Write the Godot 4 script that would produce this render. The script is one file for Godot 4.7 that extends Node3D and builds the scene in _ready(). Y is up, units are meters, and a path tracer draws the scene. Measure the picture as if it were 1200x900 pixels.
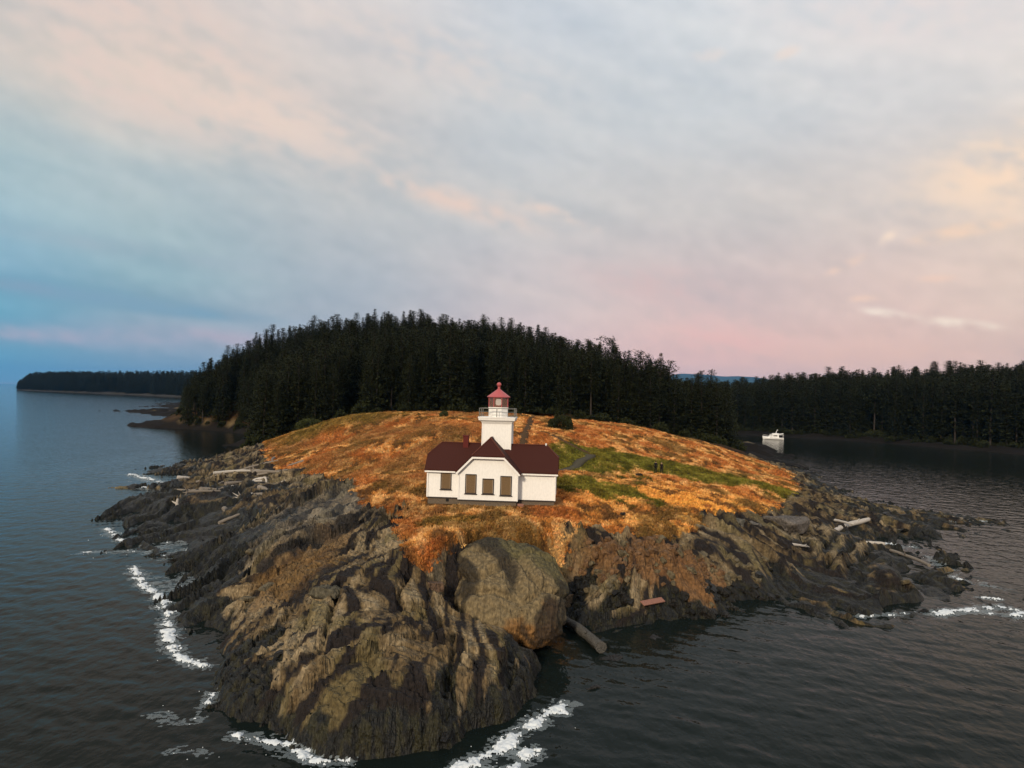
extends Node3D
# A small lighthouse on a rocky headland at dusk. Metres, y up, the camera looks along -z from above the sea.

# surveyed spots of the land: x, z, height above the sea
const LAY := [-66.5, -154.1, 0.00, -61.6, -134.8, 0.00, -54.2, -114.8, 0.00, -49.2, -102.8, 0.00, -42.9, -96.4, 0.00, -38.7, -95.8, 0.00, -38.5, -99.7, 0.00, -34.0, -85.1, 0.00, -30.7, -76.0, 0.00, -25.9, -68.7, 0.00, -22.7, -58.7, 0.00, -19.5, -55.2, 0.00, -16.9, -49.6, 0.00, -16.0, -45.3, 0.00, -13.8, -41.0, 0.00, -11.1, -40.3, 0.00, -8.2, -37.3, 0.00, -6.7, -36.9, 0.00, -3.7, -37.6, 0.00, -1.7, -40.6, 0.00, 0.8, -43.1, 0.00, 1.8, -47.3, 0.00, 2.2, -53.7, 0.00, 3.8, -58.1, 0.00, 5.9, -59.0, 0.00, 8.4, -59.2, 0.00, 11.4, -60.4, 0.00, 17.2, -64.8, 0.00, 22.0, -68.6, 0.00, 23.7, -66.3, 0.00, 24.8, -61.2, 0.00, 31.0, -67.0, 0.00, 36.8, -70.4, 0.00, 43.3, -74.9, 0.00, 42.8, -82.9, 0.00, 43.2, -96.2, 0.00, 53.0, -104.8, 0.00, 67.1, -119.3, 0.00, 59.3, -137.7, 0.00, 65.1, -173.5, 0.00, 70.4, -198.5, 0.00, 84.3, -261.7, 0.00, 90.4, -294.1, 0.00, -70.1, -176.2, 0.00, -68.7, -183.6, 0.00, -70.0, -204.6, 0.00, -69.6, -228.1, 0.00, -78.3, -268.2, 0.00, -100.5, -304.8, 0.00, -119.2, -323.8, 0.00, -147.9, -396.0, 0.00, -187.1, -452.9, 0.00, -230.6, -513.2, 0.00, -311.5, -762.9, 0.00, -68.3, -138.5, -2.00, -58.5, -121.7, -2.00, -56.8, -112.5, -2.00, -72.1, -152.6, -2.00, -74.8, -145.5, -2.00, -49.8, -93.4, -2.00, -38.8, -84.4, -0.25, -35.5, -84.9, -0.20, -29.9, -63.9, -2.00, -22.4, -51.6, -2.00, -17.3, -42.1, -2.00, -17.9, -37.0, -2.00, -13.3, -36.0, -2.00, -61.2, -149.1, -2.00, -34.9, -63.3, -2.00, -62.4, -104.8, -2.00, -80.0, -144.1, -2.00, -81.7, -226.8, -2.00, -85.3, -254.9, -2.00, -98.7, -239.6, -2.00, -163.0, -329.1, -2.00, -298.6, -535.0, -2.00, -292.0, -627.8, -2.00, 1.2, -38.2, -2.00, 3.8, -41.3, -2.00, 5.7, -50.6, -2.00, 3.7, -52.9, -0.80, 9.1, -52.5, -2.00, 14.6, -54.8, -2.00, 20.4, -55.3, -2.00, 25.5, -53.9, -2.00, 34.2, -56.4, -2.00, 57.1, -92.9, -2.00, 49.9, -91.9, -0.25, 80.8, -131.6, -2.00, 84.4, -162.2, -2.00, 84.0, -187.5, -2.00, 95.4, -241.1, -2.00, 98.9, -279.4, -2.00, 111.8, -335.7, -2.00, 116.1, -248.1, -2.00, 118.6, -196.7, -2.00, 8.4, -38.6, -2.00, 16.6, -39.1, -2.00, 24.5, -39.6, -2.00, 104.5, -358.3, -2.00, 91.8, -332.6, 0.20, -43.3, -107.0, 1.30, -48.1, -109.1, 0.90, -53.0, -134.1, 1.00, -49.2, -137.0, 1.50, -36.7, -99.6, 1.40, -43.7, -133.4, 2.00, -38.0, -128.2, 2.40, -30.1, -115.8, 2.90, -28.3, -92.6, 2.60, -26.7, -77.3, 1.60, -21.1, -76.9, 3.40, -20.5, -63.2, 1.70, -22.4, -61.4, 0.80, -15.4, -51.1, 1.90, -13.6, -44.0, 1.20, -14.5, -55.5, 3.00, -11.1, -42.8, 2.10, -7.9, -38.3, 1.30, -14.1, -69.9, 4.70, -12.8, -57.8, 4.30, -9.2, -46.1, 3.90, -7.9, -40.2, 2.60, -7.2, -48.6, 4.80, -5.2, -41.6, 3.50, -5.5, -38.4, 1.70, -3.1, -47.6, 2.70, -2.9, -40.0, 2.40, -1.3, -41.6, 1.90, 0.4, -45.1, 1.20, 0.9, -51.4, 1.20, -4.8, -49.3, 4.20, -3.6, -53.8, 3.40, 3.1, -63.7, 0.90, 4.1, -65.4, 1.20, -48.1, -160.4, 3.20, -33.8, -132.0, 3.90, -22.0, -105.2, 4.70, -15.3, -83.9, 5.20, -10.7, -73.4, 5.60, -7.6, -58.5, 5.50, -5.3, -53.8, 5.30, -3.7, -55.9, 5.50, -1.5, -59.5, 5.60, 1.7, -65.4, 5.50, 3.4, -65.1, 4.60, 4.5, -68.3, 5.60, -47.8, -179.0, 4.80, -32.7, -159.7, 6.30, -20.1, -131.3, 6.90, -13.6, -95.8, 6.50, -9.1, -76.1, 6.20, -3.1, -66.4, 6.10, -1.4, -75.9, 6.43, -7.3, -77.1, 6.43, 4.5, -78.3, 6.43, 1.8, -70.6, 6.10, 8.7, -81.2, 6.00, 13.6, -80.4, 5.40, 9.9, -103.0, 6.40, 21.0, -121.2, 5.40, 22.3, -92.5, 4.90, 33.1, -126.4, 4.70, 36.7, -117.1, 3.90, 15.8, -74.8, 4.70, 10.8, -72.1, 5.00, 7.8, -72.3, 5.20, 22.6, -88.0, 4.40, 29.6, -94.2, 3.60, 38.7, -112.2, 3.00, 48.8, -138.4, 2.50, 56.8, -170.3, 2.40, 59.6, -204.0, 2.80, 58.0, -231.5, 3.60, 40.6, -144.1, 3.90, 45.0, -143.8, 3.30, 7.3, -67.0, 4.00, 5.6, -63.6, 2.30, 8.1, -62.6, 2.60, 8.0, -61.1, 0.90, 12.7, -66.5, 3.90, 12.2, -63.3, 1.90, 15.2, -64.9, 1.60, 18.6, -73.3, 3.50, 20.1, -70.7, 2.20, 19.4, -68.2, 0.60, 25.9, -82.4, 2.90, 27.7, -80.0, 1.70, 24.2, -71.8, 0.60, 34.8, -97.9, 2.50, 32.8, -87.0, 1.40, 45.6, -116.4, 1.80, 53.3, -142.0, 1.20, 41.9, -100.1, 0.80, 34.0, -81.2, 0.80, 27.4, -68.6, 0.35, 33.1, -71.8, 0.45, 36.6, -72.9, 0.30, 49.2, -117.8, 1.10, 57.5, -120.0, 0.40, 61.8, -118.5, 0.35, 39.7, -73.0, 0.20, 81.7, -270.3, 1.00, 79.6, -282.8, 1.60, -38.1, -185.0, 9.88, -30.1, -195.0, 11.41, -20.0, -195.0, 11.88, -7.9, -195.0, 11.79, 4.1, -190.0, 11.62, 11.4, -180.0, 10.58, 19.9, -190.0, 10.46, 27.8, -190.0, 9.69, 37.7, -190.0, 8.17, -48.9, -190.0, 7.09, 0.2, -140.0, 10.46, -8.5, -140.0, 10.23, 12.7, -150.0, 8.82, -18.4, -150.0, 9.56, -119.6, -330.0, 6.00, -136.7, -400.0, 11.00, -120.2, -400.0, 17.00, -87.2, -330.0, 21.00, -66.0, -250.0, 9.00, -68.4, -330.0, 25.50, -42.3, -340.0, 29.50, -14.1, -340.0, 27.50, 13.7, -330.0, 22.50, 32.1, -310.0, 16.00, 43.5, -300.0, 10.50, 59.1, -300.0, 5.00, 73.9, -310.0, 2.50, 83.8, -330.0, 1.00, 94.3, -350.0, -1.00, -49.7, -240.0, 13.00, -29.8, -240.0, 15.00, -9.9, -240.0, 14.00, 9.9, -240.0, 13.00, 28.6, -230.0, 9.50, 42.9, -230.0, 7.00, 54.7, -240.0, 4.00, 69.9, -270.0, 1.50, 76.9, -280.0, -1.00, -74.6, -600.0, 8.00, -25.7, -620.0, 8.00, 25.7, -620.0, 7.00, 62.2, -600.0, 5.00, 92.8, -560.0, 3.00, 99.5, -480.0, 2.00, -173.4, -620.0, 6.00, -211.9, -620.0, 5.00, -234.4, -620.0, 3.00, -279.2, -700.0, 1.00, -327.3, -800.0, 0.00, -269.7, -620.0, -2.00, -419.5, -900.0, -2.00, 104.4, -420.0, 1.00, 119.2, -460.0, 2.50, 124.7, -430.0, 1.20, 130.6, -420.0, 1.00, 140.9, -400.0, 0.80, 159.6, -385.0, 1.00, 174.0, -365.0, 1.20, 180.5, -335.0, 1.00, 194.0, -312.0, 1.00, 217.6, -300.0, 1.00, 248.7, -300.0, 1.00, 115.6, -372.0, -2.00, 126.8, -360.0, -2.00, 145.1, -350.0, -2.00, 159.7, -335.0, -2.00, 167.0, -310.0, -2.00, 177.2, -285.0, -2.00, 195.9, -270.0, -2.00, 152.5, -460.0, 5.00, 178.2, -430.0, 7.00, 207.2, -400.0, 9.00, 230.0, -370.0, 9.00, 261.1, -360.0, 9.00, 215.5, -520.0, 7.00, 273.6, -480.0, 9.00, 349.8, -450.0, 8.00, 174.1, -560.0, 4.00]

const MEADOW_RIM := [[-50.3, -166.7], [-39.4, -138.2], [-33.0, -129.2], [-28.4, -121.8], [-22.0, -105.2], [-17.3, -91.0], [-13.9, -77.9], [-11.1, -74.4], [-8.5, -64.6], [-8.0, -58.5], [-6.3, -53.2], [-5.0, -52.3], [-4.2, -54.9], [-3.4, -57.5], [-2.2, -59.4], [0.3, -61.9], [1.9, -60.4], [3.7, -64.9], [5.4, -68.6], [7.5, -69.8], [10.3, -68.9], [14.2, -70.5], [18.4, -76.1], [21.5, -85.3], [25.4, -91.2], [29.8, -94.9], [38.7, -112.2], [48.3, -135.7], [57.0, -166.5], [59.9, -193.3], [61.1, -230.0], [40.0, -300.0], [-60.0, -300.0], [-62.0, -205.0]]

const X0 := -84.0
const X1 := 84.0
const XN := 720
const Z0 := 33.5
const Z1 := 209.0
const ZN := 400

var rng := RandomNumberGenerator.new()
var tps_x := PackedFloat64Array()
var tps_z := PackedFloat64Array()
var tps_w := PackedFloat64Array()
var heights := PackedFloat32Array()      # of the near land, on the grid below
var rims := PackedFloat32Array()         # metres inside the meadow's rim
var xs := PackedFloat32Array()
var zs := PackedFloat32Array()
var far_h := PackedFloat32Array()
var nose_x := PackedFloat32Array()
var nose_z := PackedFloat32Array()
var nose_h := PackedFloat32Array()
var nose_r := PackedFloat32Array()
const FX0 := -420.0
const FZ0 := -204.0
const FS := 9.0
const FXN := 88
const FZN := 80
var names := {}
var n_low := FastNoiseLite.new()
var n_mid := FastNoiseLite.new()
var n_fine := FastNoiseLite.new()
var n_cell := FastNoiseLite.new()
var n_block := FastNoiseLite.new()
var n_wave := FastNoiseLite.new()
var n_ridge := FastNoiseLite.new()
var close_up := false      # whether the grid being shaped can hold the thinnest beds
var mats := {}

# ---------------------------------------------------------------- helpers

func noise(n: FastNoiseLite, kind: int, freq: float, oct: int, sd: int) -> void:
	n.noise_type = kind
	n.frequency = freq
	n.seed = sd
	n.fractal_octaves = oct
	n.fractal_type = FastNoiseLite.FRACTAL_FBM if oct > 1 else FastNoiseLite.FRACTAL_NONE

func numbered(called: String) -> String:
	if not names.has(called):
		names[called] = 0
		return called
	names[called] += 1
	return "%s_%03d" % [called, names[called]]

func tag(o: Node, label: String, category := "", group := "", kind := "") -> void:
	if label != "": o.set_meta("label", label)
	if category != "": o.set_meta("category", category)
	if group != "": o.set_meta("group", group)
	if kind != "": o.set_meta("kind", kind)

func thing(called: String, label: String, category: String, at := Vector3.ZERO, turn := 0.0, group := "") -> Node3D:
	var o := Node3D.new()
	o.name = numbered(called)
	add_child(o)
	o.position = at
	o.rotation.y = turn
	tag(o, label, category, group)
	return o

func part(called: String, mesh: Mesh, m: Material, parent: Node) -> MeshInstance3D:
	var o := MeshInstance3D.new()
	o.mesh = mesh
	if m: o.material_override = m
	if parent == self:
		o.name = numbered(called)
		add_child(o)
	else:
		o.name = called
		parent.add_child(o, true)
	return o

func tool() -> SurfaceTool:
	var st := SurfaceTool.new()
	st.begin(Mesh.PRIMITIVE_TRIANGLES)
	st.set_smooth_group(-1)
	return st

func done(st: SurfaceTool, smooth := false) -> ArrayMesh:
	if not smooth: st.generate_normals()
	return st.commit()

# a flat polygon whose front looks away from a point inside the body
func face(st: SurfaceTool, p: Array, inside: Vector3) -> void:
	var n: Vector3 = (p[1] - p[0]).cross(p[2] - p[0])
	var flip: bool = n.dot(p[0] - inside) > 0.0
	for k in range(1, p.size() - 1):
		st.add_vertex(p[0])
		if flip:
			st.add_vertex(p[k + 1]); st.add_vertex(p[k])
		else:
			st.add_vertex(p[k]); st.add_vertex(p[k + 1])

# a box with chamfered edges
func cbox(st: SurfaceTool, xf: Transform3D, size: Vector3, b := 0.01) -> void:
	var h := size * 0.5
	var c := xf.origin
	var ax := [Vector3.RIGHT, Vector3.UP, Vector3.BACK]
	var hs := [h.x, h.y, h.z]
	b = min(b, min(h.x, min(h.y, h.z)) * 0.6)
	for a in 3:
		var u: int = (a + 1) % 3
		var v: int = (a + 2) % 3
		for s in [-1.0, 1.0]:
			var q := []
			for k in [[-1, -1], [1, -1], [1, 1], [-1, 1]]:
				q.append(xf * (ax[a] * s * hs[a] + ax[u] * k[0] * (hs[u] - b) + ax[v] * k[1] * (hs[v] - b)))
			face(st, q, c)
			for s2 in [-1.0, 1.0]:      # the edge between faces a and u
				var q0: Vector3 = ax[a] * s * hs[a] + ax[u] * s2 * (hs[u] - b)
				var q1: Vector3 = ax[a] * s * (hs[a] - b) + ax[u] * s2 * hs[u]
				var e: Vector3 = ax[v] * (hs[v] - b)
				face(st, [xf * (q0 - e), xf * (q0 + e), xf * (q1 + e), xf * (q1 - e)], c)
	for sx in [-1.0, 1.0]:
		for sy in [-1.0, 1.0]:
			for sz in [-1.0, 1.0]:
				face(st, [xf * Vector3(sx * h.x, sy * (h.y - b), sz * (h.z - b)), xf * Vector3(sx * (h.x - b), sy * h.y, sz * (h.z - b)), xf * Vector3(sx * (h.x - b), sy * (h.y - b), sz * h.z)], c)

func box_mesh(size: Vector3, at := Vector3.ZERO, b := 0.01, basis := Basis()) -> ArrayMesh:
	var st := tool()
	cbox(st, Transform3D(basis, at), size, b)
	return done(st)

func bar(st: SurfaceTool, a: Vector3, b: Vector3, w: float, h: float) -> void:
	var d := b - a
	var up := Vector3.UP if absf(d.normalized().y) < 0.95 else Vector3.RIGHT
	cbox(st, Transform3D(Basis.looking_at(d, up), (a + b) * 0.5), Vector3(w, h, d.length()), 0.008)

# a flat polygon with thickness, pushed back from its front
func slab(st: SurfaceTool, p: Array, back: Vector3) -> void:
	var c := Vector3.ZERO
	for v in p: c += v
	c = c / p.size() + back * 0.5
	face(st, p, c)
	var q := []
	for v in p: q.append(v + back)
	face(st, q, c)
	for k in p.size():
		var k2: int = (k + 1) % p.size()
		face(st, [p[k], p[k2], q[k2], q[k]], c)

# a round body through rings of points, with normals of its own
func tube(st: SurfaceTool, pts: Array, radii: Array, sides := 8, cap := true, wobble := 0.0) -> void:
	var rings := []
	var n := pts.size()
	var ref := Vector3(0.13, 0.31, 0.94)
	for k in n:
		var d: Vector3 = (pts[min(k + 1, n - 1)] - pts[max(k - 1, 0)]).normalized()
		var u := d.cross(ref).normalized()
		var v := d.cross(u)
		var ring := []
		for s in sides:
			var a := TAU * s / sides
			var w: Vector3 = u * cos(a) + v * sin(a)
			ring.append([pts[k] + w * radii[k] * (1.0 + wobble * rng.randf_range(-1, 1)), w])
		rings.append(ring)
	for k in n - 1:
		for s in sides:
			var s2 := (s + 1) % sides
			for c in [rings[k][s], rings[k + 1][s2], rings[k][s2], rings[k][s], rings[k + 1][s], rings[k + 1][s2]]:
				st.set_normal(c[1]); st.add_vertex(c[0])
	if cap:
		for e in [0, n - 1]:
			var dn: Vector3 = (pts[0] - pts[1]).normalized() if e == 0 else (pts[n - 1] - pts[n - 2]).normalized()
			for s in sides:
				var s2 := (s + 1) % sides
				for c in ([pts[e], rings[e][s][0], rings[e][s2][0]] if e == 0 else [pts[e], rings[e][s2][0], rings[e][s][0]]):
					st.set_normal(dn); st.add_vertex(c)

func lathe(profile: Array, sides := 24) -> ArrayMesh:
	var st := tool()
	for k in profile.size() - 1:
		var a: Vector2 = profile[k]
		var b: Vector2 = profile[k + 1]
		for s in sides:
			var t0 := TAU * s / sides
			var t1 := TAU * (s + 1) / sides
			var q := [Vector3(a.x * cos(t0), a.y, a.x * sin(t0)), Vector3(a.x * cos(t1), a.y, a.x * sin(t1)), Vector3(b.x * cos(t1), b.y, b.x * sin(t1)), Vector3(b.x * cos(t0), b.y, b.x * sin(t0))]
			for i in [0, 1, 2, 0, 2, 3]: st.add_vertex(q[i])
	return done(st)

func lin(r: float, g: float, b: float) -> Color:
	return Color(r, g, b).linear_to_srgb()

func mat(key: String, c: Color, rough := 0.8, spec := 0.4) -> StandardMaterial3D:
	var m := StandardMaterial3D.new()
	m.albedo_color = c
	m.roughness = rough
	m.metallic_specular = spec
	mats[key] = m
	return m

# a grey tile that repeats without a seam, mapped to lo..hi
func tile(size: int, freq: float, oct: int, kind: int, sd: int, lo: float, hi: float, ridged := false, stretch := 1.0) -> ImageTexture:
	var n := FastNoiseLite.new()
	noise(n, kind, freq, oct, sd)
	if ridged: n.fractal_type = FastNoiseLite.FRACTAL_RIDGED
	var im := n.get_seamless_image(size, int(size / stretch))
	im.convert(Image.FORMAT_L8)
	if stretch != 1.0: im.resize(size, size, Image.INTERPOLATE_CUBIC)
	var d := im.get_data()
	var lut := PackedByteArray()
	lut.resize(256)
	for i in 256: lut[i] = int(clampf(lo + (hi - lo) * i / 255.0, 0, 1) * 255.0)
	for i in d.size(): d[i] = lut[d[i]]
	return ImageTexture.create_from_image(Image.create_from_data(size, size, false, Image.FORMAT_L8, d))

func textured(m: StandardMaterial3D, albedo: Texture2D, height: Texture2D, cm: float, metres: float) -> void:
	m.uv1_triplanar = true
	m.uv1_world_triplanar = true
	m.uv1_scale = Vector3.ONE / metres
	if albedo: m.albedo_texture = albedo
	if height:
		m.heightmap_enabled = true
		m.heightmap_texture = height
		m.heightmap_scale = cm

# ---------------------------------------------------------------- the lie of the land

func solve_land() -> void:
	var n := LAY.size() / 3
	for i in n:
		tps_x.append(LAY[3 * i] / 50.0)
		tps_z.append(LAY[3 * i + 1] / 50.0)
	var m := n + 3
	var rows: Array[PackedFloat64Array] = []
	for i in m:
		var r := PackedFloat64Array()
		r.resize(m + 1)
		if i < n:
			for j in n:
				var dx := tps_x[i] - tps_x[j]
				var dz := tps_z[i] - tps_z[j]
				var d2 := dx * dx + dz * dz
				r[j] = 0.5 * d2 * log(d2) if d2 > 0.0 else 0.0001
			r[n] = 1.0; r[n + 1] = tps_x[i]; r[n + 2] = tps_z[i]
			r[m] = LAY[3 * i + 2]
		else:
			for j in n:
				r[j] = 1.0 if i == n else (tps_x[j] if i == n + 1 else tps_z[j])
		rows.append(r)
	for c in m:
		var best := c
		for i in range(c + 1, m):
			if absf(rows[i][c]) > absf(rows[best][c]): best = i
		var t := rows[c]; rows[c] = rows[best]; rows[best] = t
		var pr := rows[c]
		var inv := 1.0 / pr[c]
		for i in range(c + 1, m):
			var row := rows[i]
			var k := row[c] * inv
			if k != 0.0:
				for j in range(c, m + 1): row[j] -= k * pr[j]
				rows[i] = row
	tps_w.resize(m)
	for c in range(m - 1, -1, -1):
		var s := rows[c][m]
		for j in range(c + 1, m): s -= rows[c][j] * tps_w[j]
		tps_w[c] = s / rows[c][c]

func land(x: float, z: float) -> float:
	var u := x / 50.0
	var v := z / 50.0
	var n := tps_x.size()
	var s := tps_w[n] + tps_w[n + 1] * u + tps_w[n + 2] * v
	for i in n:
		var dx := u - tps_x[i]
		var dz := v - tps_z[i]
		var d2 := dx * dx + dz * dz
		if d2 > 0.0: s += tps_w[i] * 0.5 * d2 * log(d2)
	return s

func rim_at(x: float, z: float) -> float:
	var best := 1e9
	var inside := false
	var n := MEADOW_RIM.size()
	for i in n:
		var ax: float = MEADOW_RIM[i][0]
		var az: float = MEADOW_RIM[i][1]
		var bx: float = MEADOW_RIM[(i + 1) % n][0]
		var bz: float = MEADOW_RIM[(i + 1) % n][1]
		var ex := bx - ax
		var ez := bz - az
		var t := clampf(((x - ax) * ex + (z - az) * ez) / (ex * ex + ez * ez), 0, 1)
		best = minf(best, (x - ax - ex * t) ** 2 + (z - az - ez * t) ** 2)
		if (az > z) != (bz > z) and x < ax + ex * (z - az) / ez: inside = not inside
	return sqrt(best) if inside else -sqrt(best)

func cubic(a: float, b: float, c: float, d: float, t: float) -> float:
	return b + 0.5 * t * (c - a + t * (2.0 * a - 5.0 * b + 4.0 * c - d + t * (3.0 * (b - c) + d - a)))

# from a coarse net of nodes to the fine grid, one axis after the other
func refine(coarse: PackedFloat32Array, cn: int, cm: int, cx0: float, cz0: float, step: float, gx: PackedFloat32Array, gz: PackedFloat32Array) -> PackedFloat32Array:
	var gn := gx.size()
	var gm := gz.size()
	var mid := PackedFloat32Array()
	mid.resize(gm * cn)
	for r in gm:
		var f := (-gz[r] - cz0) / step
		var k := clampi(int(f), 1, cm - 3)
		var t := f - k
		for c in cn:
			mid[r * cn + c] = cubic(coarse[(k - 1) * cn + c], coarse[k * cn + c], coarse[(k + 1) * cn + c], coarse[(k + 2) * cn + c], t)
	var out := PackedFloat32Array()
	out.resize(gm * gn)
	for c in gn:
		var f := (gx[c] - cx0) / step
		var k := clampi(int(f), 1, cn - 3)
		var t := f - k
		for r in gm:
			var o := r * cn + k
			out[r * gn + c] = cubic(mid[o - 1], mid[o], mid[o + 1], mid[o + 2], t)
	return out

func saw(x: float) -> float:
	var f := x - floorf(x)
	return f / 0.8 if f < 0.8 else (1.0 - f) / 0.2

func shape_land() -> void:
	solve_land()
	for c in XN: xs.append(lerpf(X0, X1, c / float(XN - 1)))
	for r in ZN: zs.append(-Z0 * pow(Z1 / Z0, r / float(ZN - 1)))
	var step := 1.5
	var cn := 116
	var cm := 124
	var ch := PackedFloat32Array()
	var cr := PackedFloat32Array()
	for r in cm:
		for c in cn:
			var x := -86.0 + c * step
			var z := -(30.0 + r * step)
			ch.append(land(x, z))
			cr.append(rim_at(x, z))
	heights = refine(ch, cn, cm, -86.0, 30.0, step, xs, zs)
	rims = refine(cr, cn, cm, -86.0, 30.0, step, xs, zs)
	carve(heights, rims, xs, zs)
	# the nose of the headland once more, finer
	for c in 480: nose_x.append(lerpf(-21.0, 18.0, c / 479.0))
	for r in 480: nose_z.append(lerpf(-36.5, -77.0, r / 479.0))
	nose_h = refine(ch, cn, cm, -86.0, 30.0, step, nose_x, nose_z)
	nose_r = refine(cr, cn, cm, -86.0, 30.0, step, nose_x, nose_z)
	close_up = true
	carve(nose_h, nose_r, nose_x, nose_z)
	for r in FZN:
		for c in FXN: far_h.append(land(FX0 + c * FS, FZ0 - r * FS))

func carve(h: PackedFloat32Array, rim: PackedFloat32Array, gx: PackedFloat32Array, gz: PackedFloat32Array) -> void:
	var gn := gx.size()
	for r in gz.size():
		var z := gz[r]
		for c in gn:
			var i := r * gn + c
			if h[i] < -1.4: continue
			h[i] = detail(gx[c], z, h[i], rim[i])

const CLEFTS := [[[-6.2, -48.6], [-4.2, -49.8], [-2.7, -51.2], [-1.0, -50.4], [1.0, -50.2]], [[-8.1, -42.0], [-4.7, -42.9], [-2.0, -42.6]], [[-13.1, -61.0], [-11.2, -58.6], [-9.6, -58.3]], [[-8.0, -56.0], [-6.9, -55.6], [-6.2, -53.4], [-6.6, -50.5], [-6.2, -48.6]], [[-10.5, -52.0], [-10.0, -47.0], [-9.4, -42.5]], [[-15.5, -56.0], [-12.0, -52.5], [-10.5, -52.0], [-7.5, -50.2]], [[-3.0, -46.5], [-2.6, -42.8], [-2.9, -40.0]], [[0.4, -46.5], [0.2, -43.0]]]

# the shape of the ground in the small: tussocks under grass, beds, joints and broken blocks where it is bare
func detail(x: float, z: float, h: float, rim: float) -> float:
	var lo := n_low.get_noise_2d(x, z)
	var fi := n_fine.get_noise_2d(x, z)
	var wob := n_mid.get_noise_2d(x * 0.6, z * 0.6)
	var g := smoothstep(-0.6, 1.0, rim - 0.5 + wob * 1.3 + fi * 0.6)
	var out := h + g * (lo * 0.35 + wob * 0.16 + fi * 0.09)
	if g > 0.98:
		# levelled where the house stands
		var q := maxf(absf(x + 1.8) - 6.4, absf(z + 79.0) - 4.2)
		if q < 3.0: out = lerpf(6.24 + 0.02 * (x + 1.8), out, smoothstep(0.3, 3.0, q))
		return out
	var k := 1.0 - g
	# the smooth dome of the nose, and the beds that run out into the sea on both flanks
	var dome := minf(1.0, 2.0 * clampf(1.3 - sqrt(pow((x + 7.0) / 10.0, 2) + pow((z + 52.0) / 15.0, 2)), 0, 1))
	var bluff := clampf(1.6 - sqrt(pow((x - 11.5) / 10.0, 2) + pow((z + 66.0) / 6.5, 2)) * 1.2, 0, 1)
	var lean := 0.2 if x < 12.0 else lerpf(0.2, 0.62, clampf((x - 12.0) / 18.0, 0, 1)) * clampf((z + 175.0) / 70.0, 0.2, 1)
	var u := x + z * lean + lo * 4.0 + wob * 0.5
	var s := z - x * lean
	var breaks := clampf(0.62 + 1.2 * n_mid.get_noise_2d(u * 0.7 + 40.0, s * 0.2), 0.05, 1.3)
	var beds := 0.9 * (saw(u / 3.3) - 0.5) + 0.55 * (saw(u / 1.37 + lo * 2.0) - 0.5)
	if close_up: beds += 0.26 * (saw(u / 0.61 + wob) - 0.5)
	out += k * beds * breaks * (1.0 - dome) * lerpf(1.0, 0.4, bluff)
	if dome < 1.0:
		# splinters along the beds, and joints across them
		var f := k * (1.0 - dome)
		out += f * (0.3 * n_ridge.get_noise_2d(u * 1.2, s * 0.2) + (0.16 if close_up else 0.08) * n_mid.get_noise_2d(u * 3.0, s * 0.5))
		out += f * n_block.get_noise_2d(u * 0.9 + 90.0, s * 0.2) * 0.42
		out -= f * 0.3 * (1.0 - smoothstep(0.0, 0.14, n_cell.get_noise_2d(u * 1.1, s * 0.3) + 1.0))
	if dome > 0.0:
		# big rounded blocks parted by joints; below, runnels worn down the face
		var big := n_cell.get_noise_2d(x * 0.26 + wob * 0.25, z * 0.22) + 1.0
		out -= k * dome * 0.34 * (1.0 - smoothstep(0.0, 0.1, big))
		out += k * dome * 0.4 * n_block.get_noise_2d(x * 0.26 + wob * 0.25, z * 0.22)
		var cut := along(x, z, CLEFTS) + 0.2 * fi
		out -= k * dome * 0.7 * (1.0 - smoothstep(0.02, 0.34, cut))
		var r := sqrt(pow(x + 5.0, 2) + pow(z + 60.0, 2))
		var th := atan2(x + 5.0, -(z + 60.0) + 0.001)
		out += k * dome * smoothstep(4.0, 12.0, r) * (0.14 * n_ridge.get_noise_2d(th * r * 0.9, r * 0.16) + 0.06 * n_mid.get_noise_2d(th * r * 3.0, r * 0.5))
		out += k * dome * 0.1 * n_ridge.get_noise_2d(x * 1.6 + 20.0, z * 1.2)
	if bluff > 0.0: out += k * bluff * (0.28 * n_block.get_noise_2d(x * 0.5 + wob, z * 0.6) + 0.35 * n_ridge.get_noise_2d(x * 0.9, z * 0.9))
	out += k * (wob * lerpf(0.22, 0.16, dome) + fi * 0.07 + lo * 0.3)
	# small broken edges
	if close_up: out += k * (0.06 * n_block.get_noise_2d(u * 2.6 + fi * 0.2, s * lerpf(0.7, 2.0, dome)) + 0.035 * n_block.get_noise_2d(u * 5.5, s * lerpf(1.6, 4.5, dome)))
	# ledges: the beds crop out as steps, in two thicknesses
	var tilt := 0.3 * x + 0.1 * z + 0.35 * wob + 0.5 * lo
	for e in 2:
		var thick := 0.95 if e == 0 else 0.34
		var b := (out + tilt) / thick
		var fr := b - floorf(b)
		out += k * (smoothstep(0.78, 1.0, fr) - fr) * thick * lerpf(0.12, 0.34 if e == 0 else 0.5, dome)
	# joints that cut the steps into blocks
	if dome > 0.0: out -= k * dome * 0.24 * (1.0 - smoothstep(0.0, 0.07, n_cell.get_noise_2d(x * 0.8 + fi * 0.12, z * 0.8 + 30.0) + 1.0))
	# the gap round the foot of the great boulder
	var moat := sqrt(pow((x + 0.1) / 3.9, 2) + pow((z + 56.0) / 5.4, 2))
	if moat < 1.5: out -= k * 1.0 * (1.0 - smoothstep(1.02, 1.3, moat + 0.12 * wob))
	# the nose drops straight into the water
	var steep := clampf(1.5 - sqrt(pow((x + 5.0) / 13.0, 2) + pow((z + 47.0) / 13.0, 2)), 0, 1)
	out += k * steep * 0.75 * smoothstep(0.0, 0.45, h) * (1.0 - smoothstep(1.2, 3.2, h))
	return out

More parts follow.
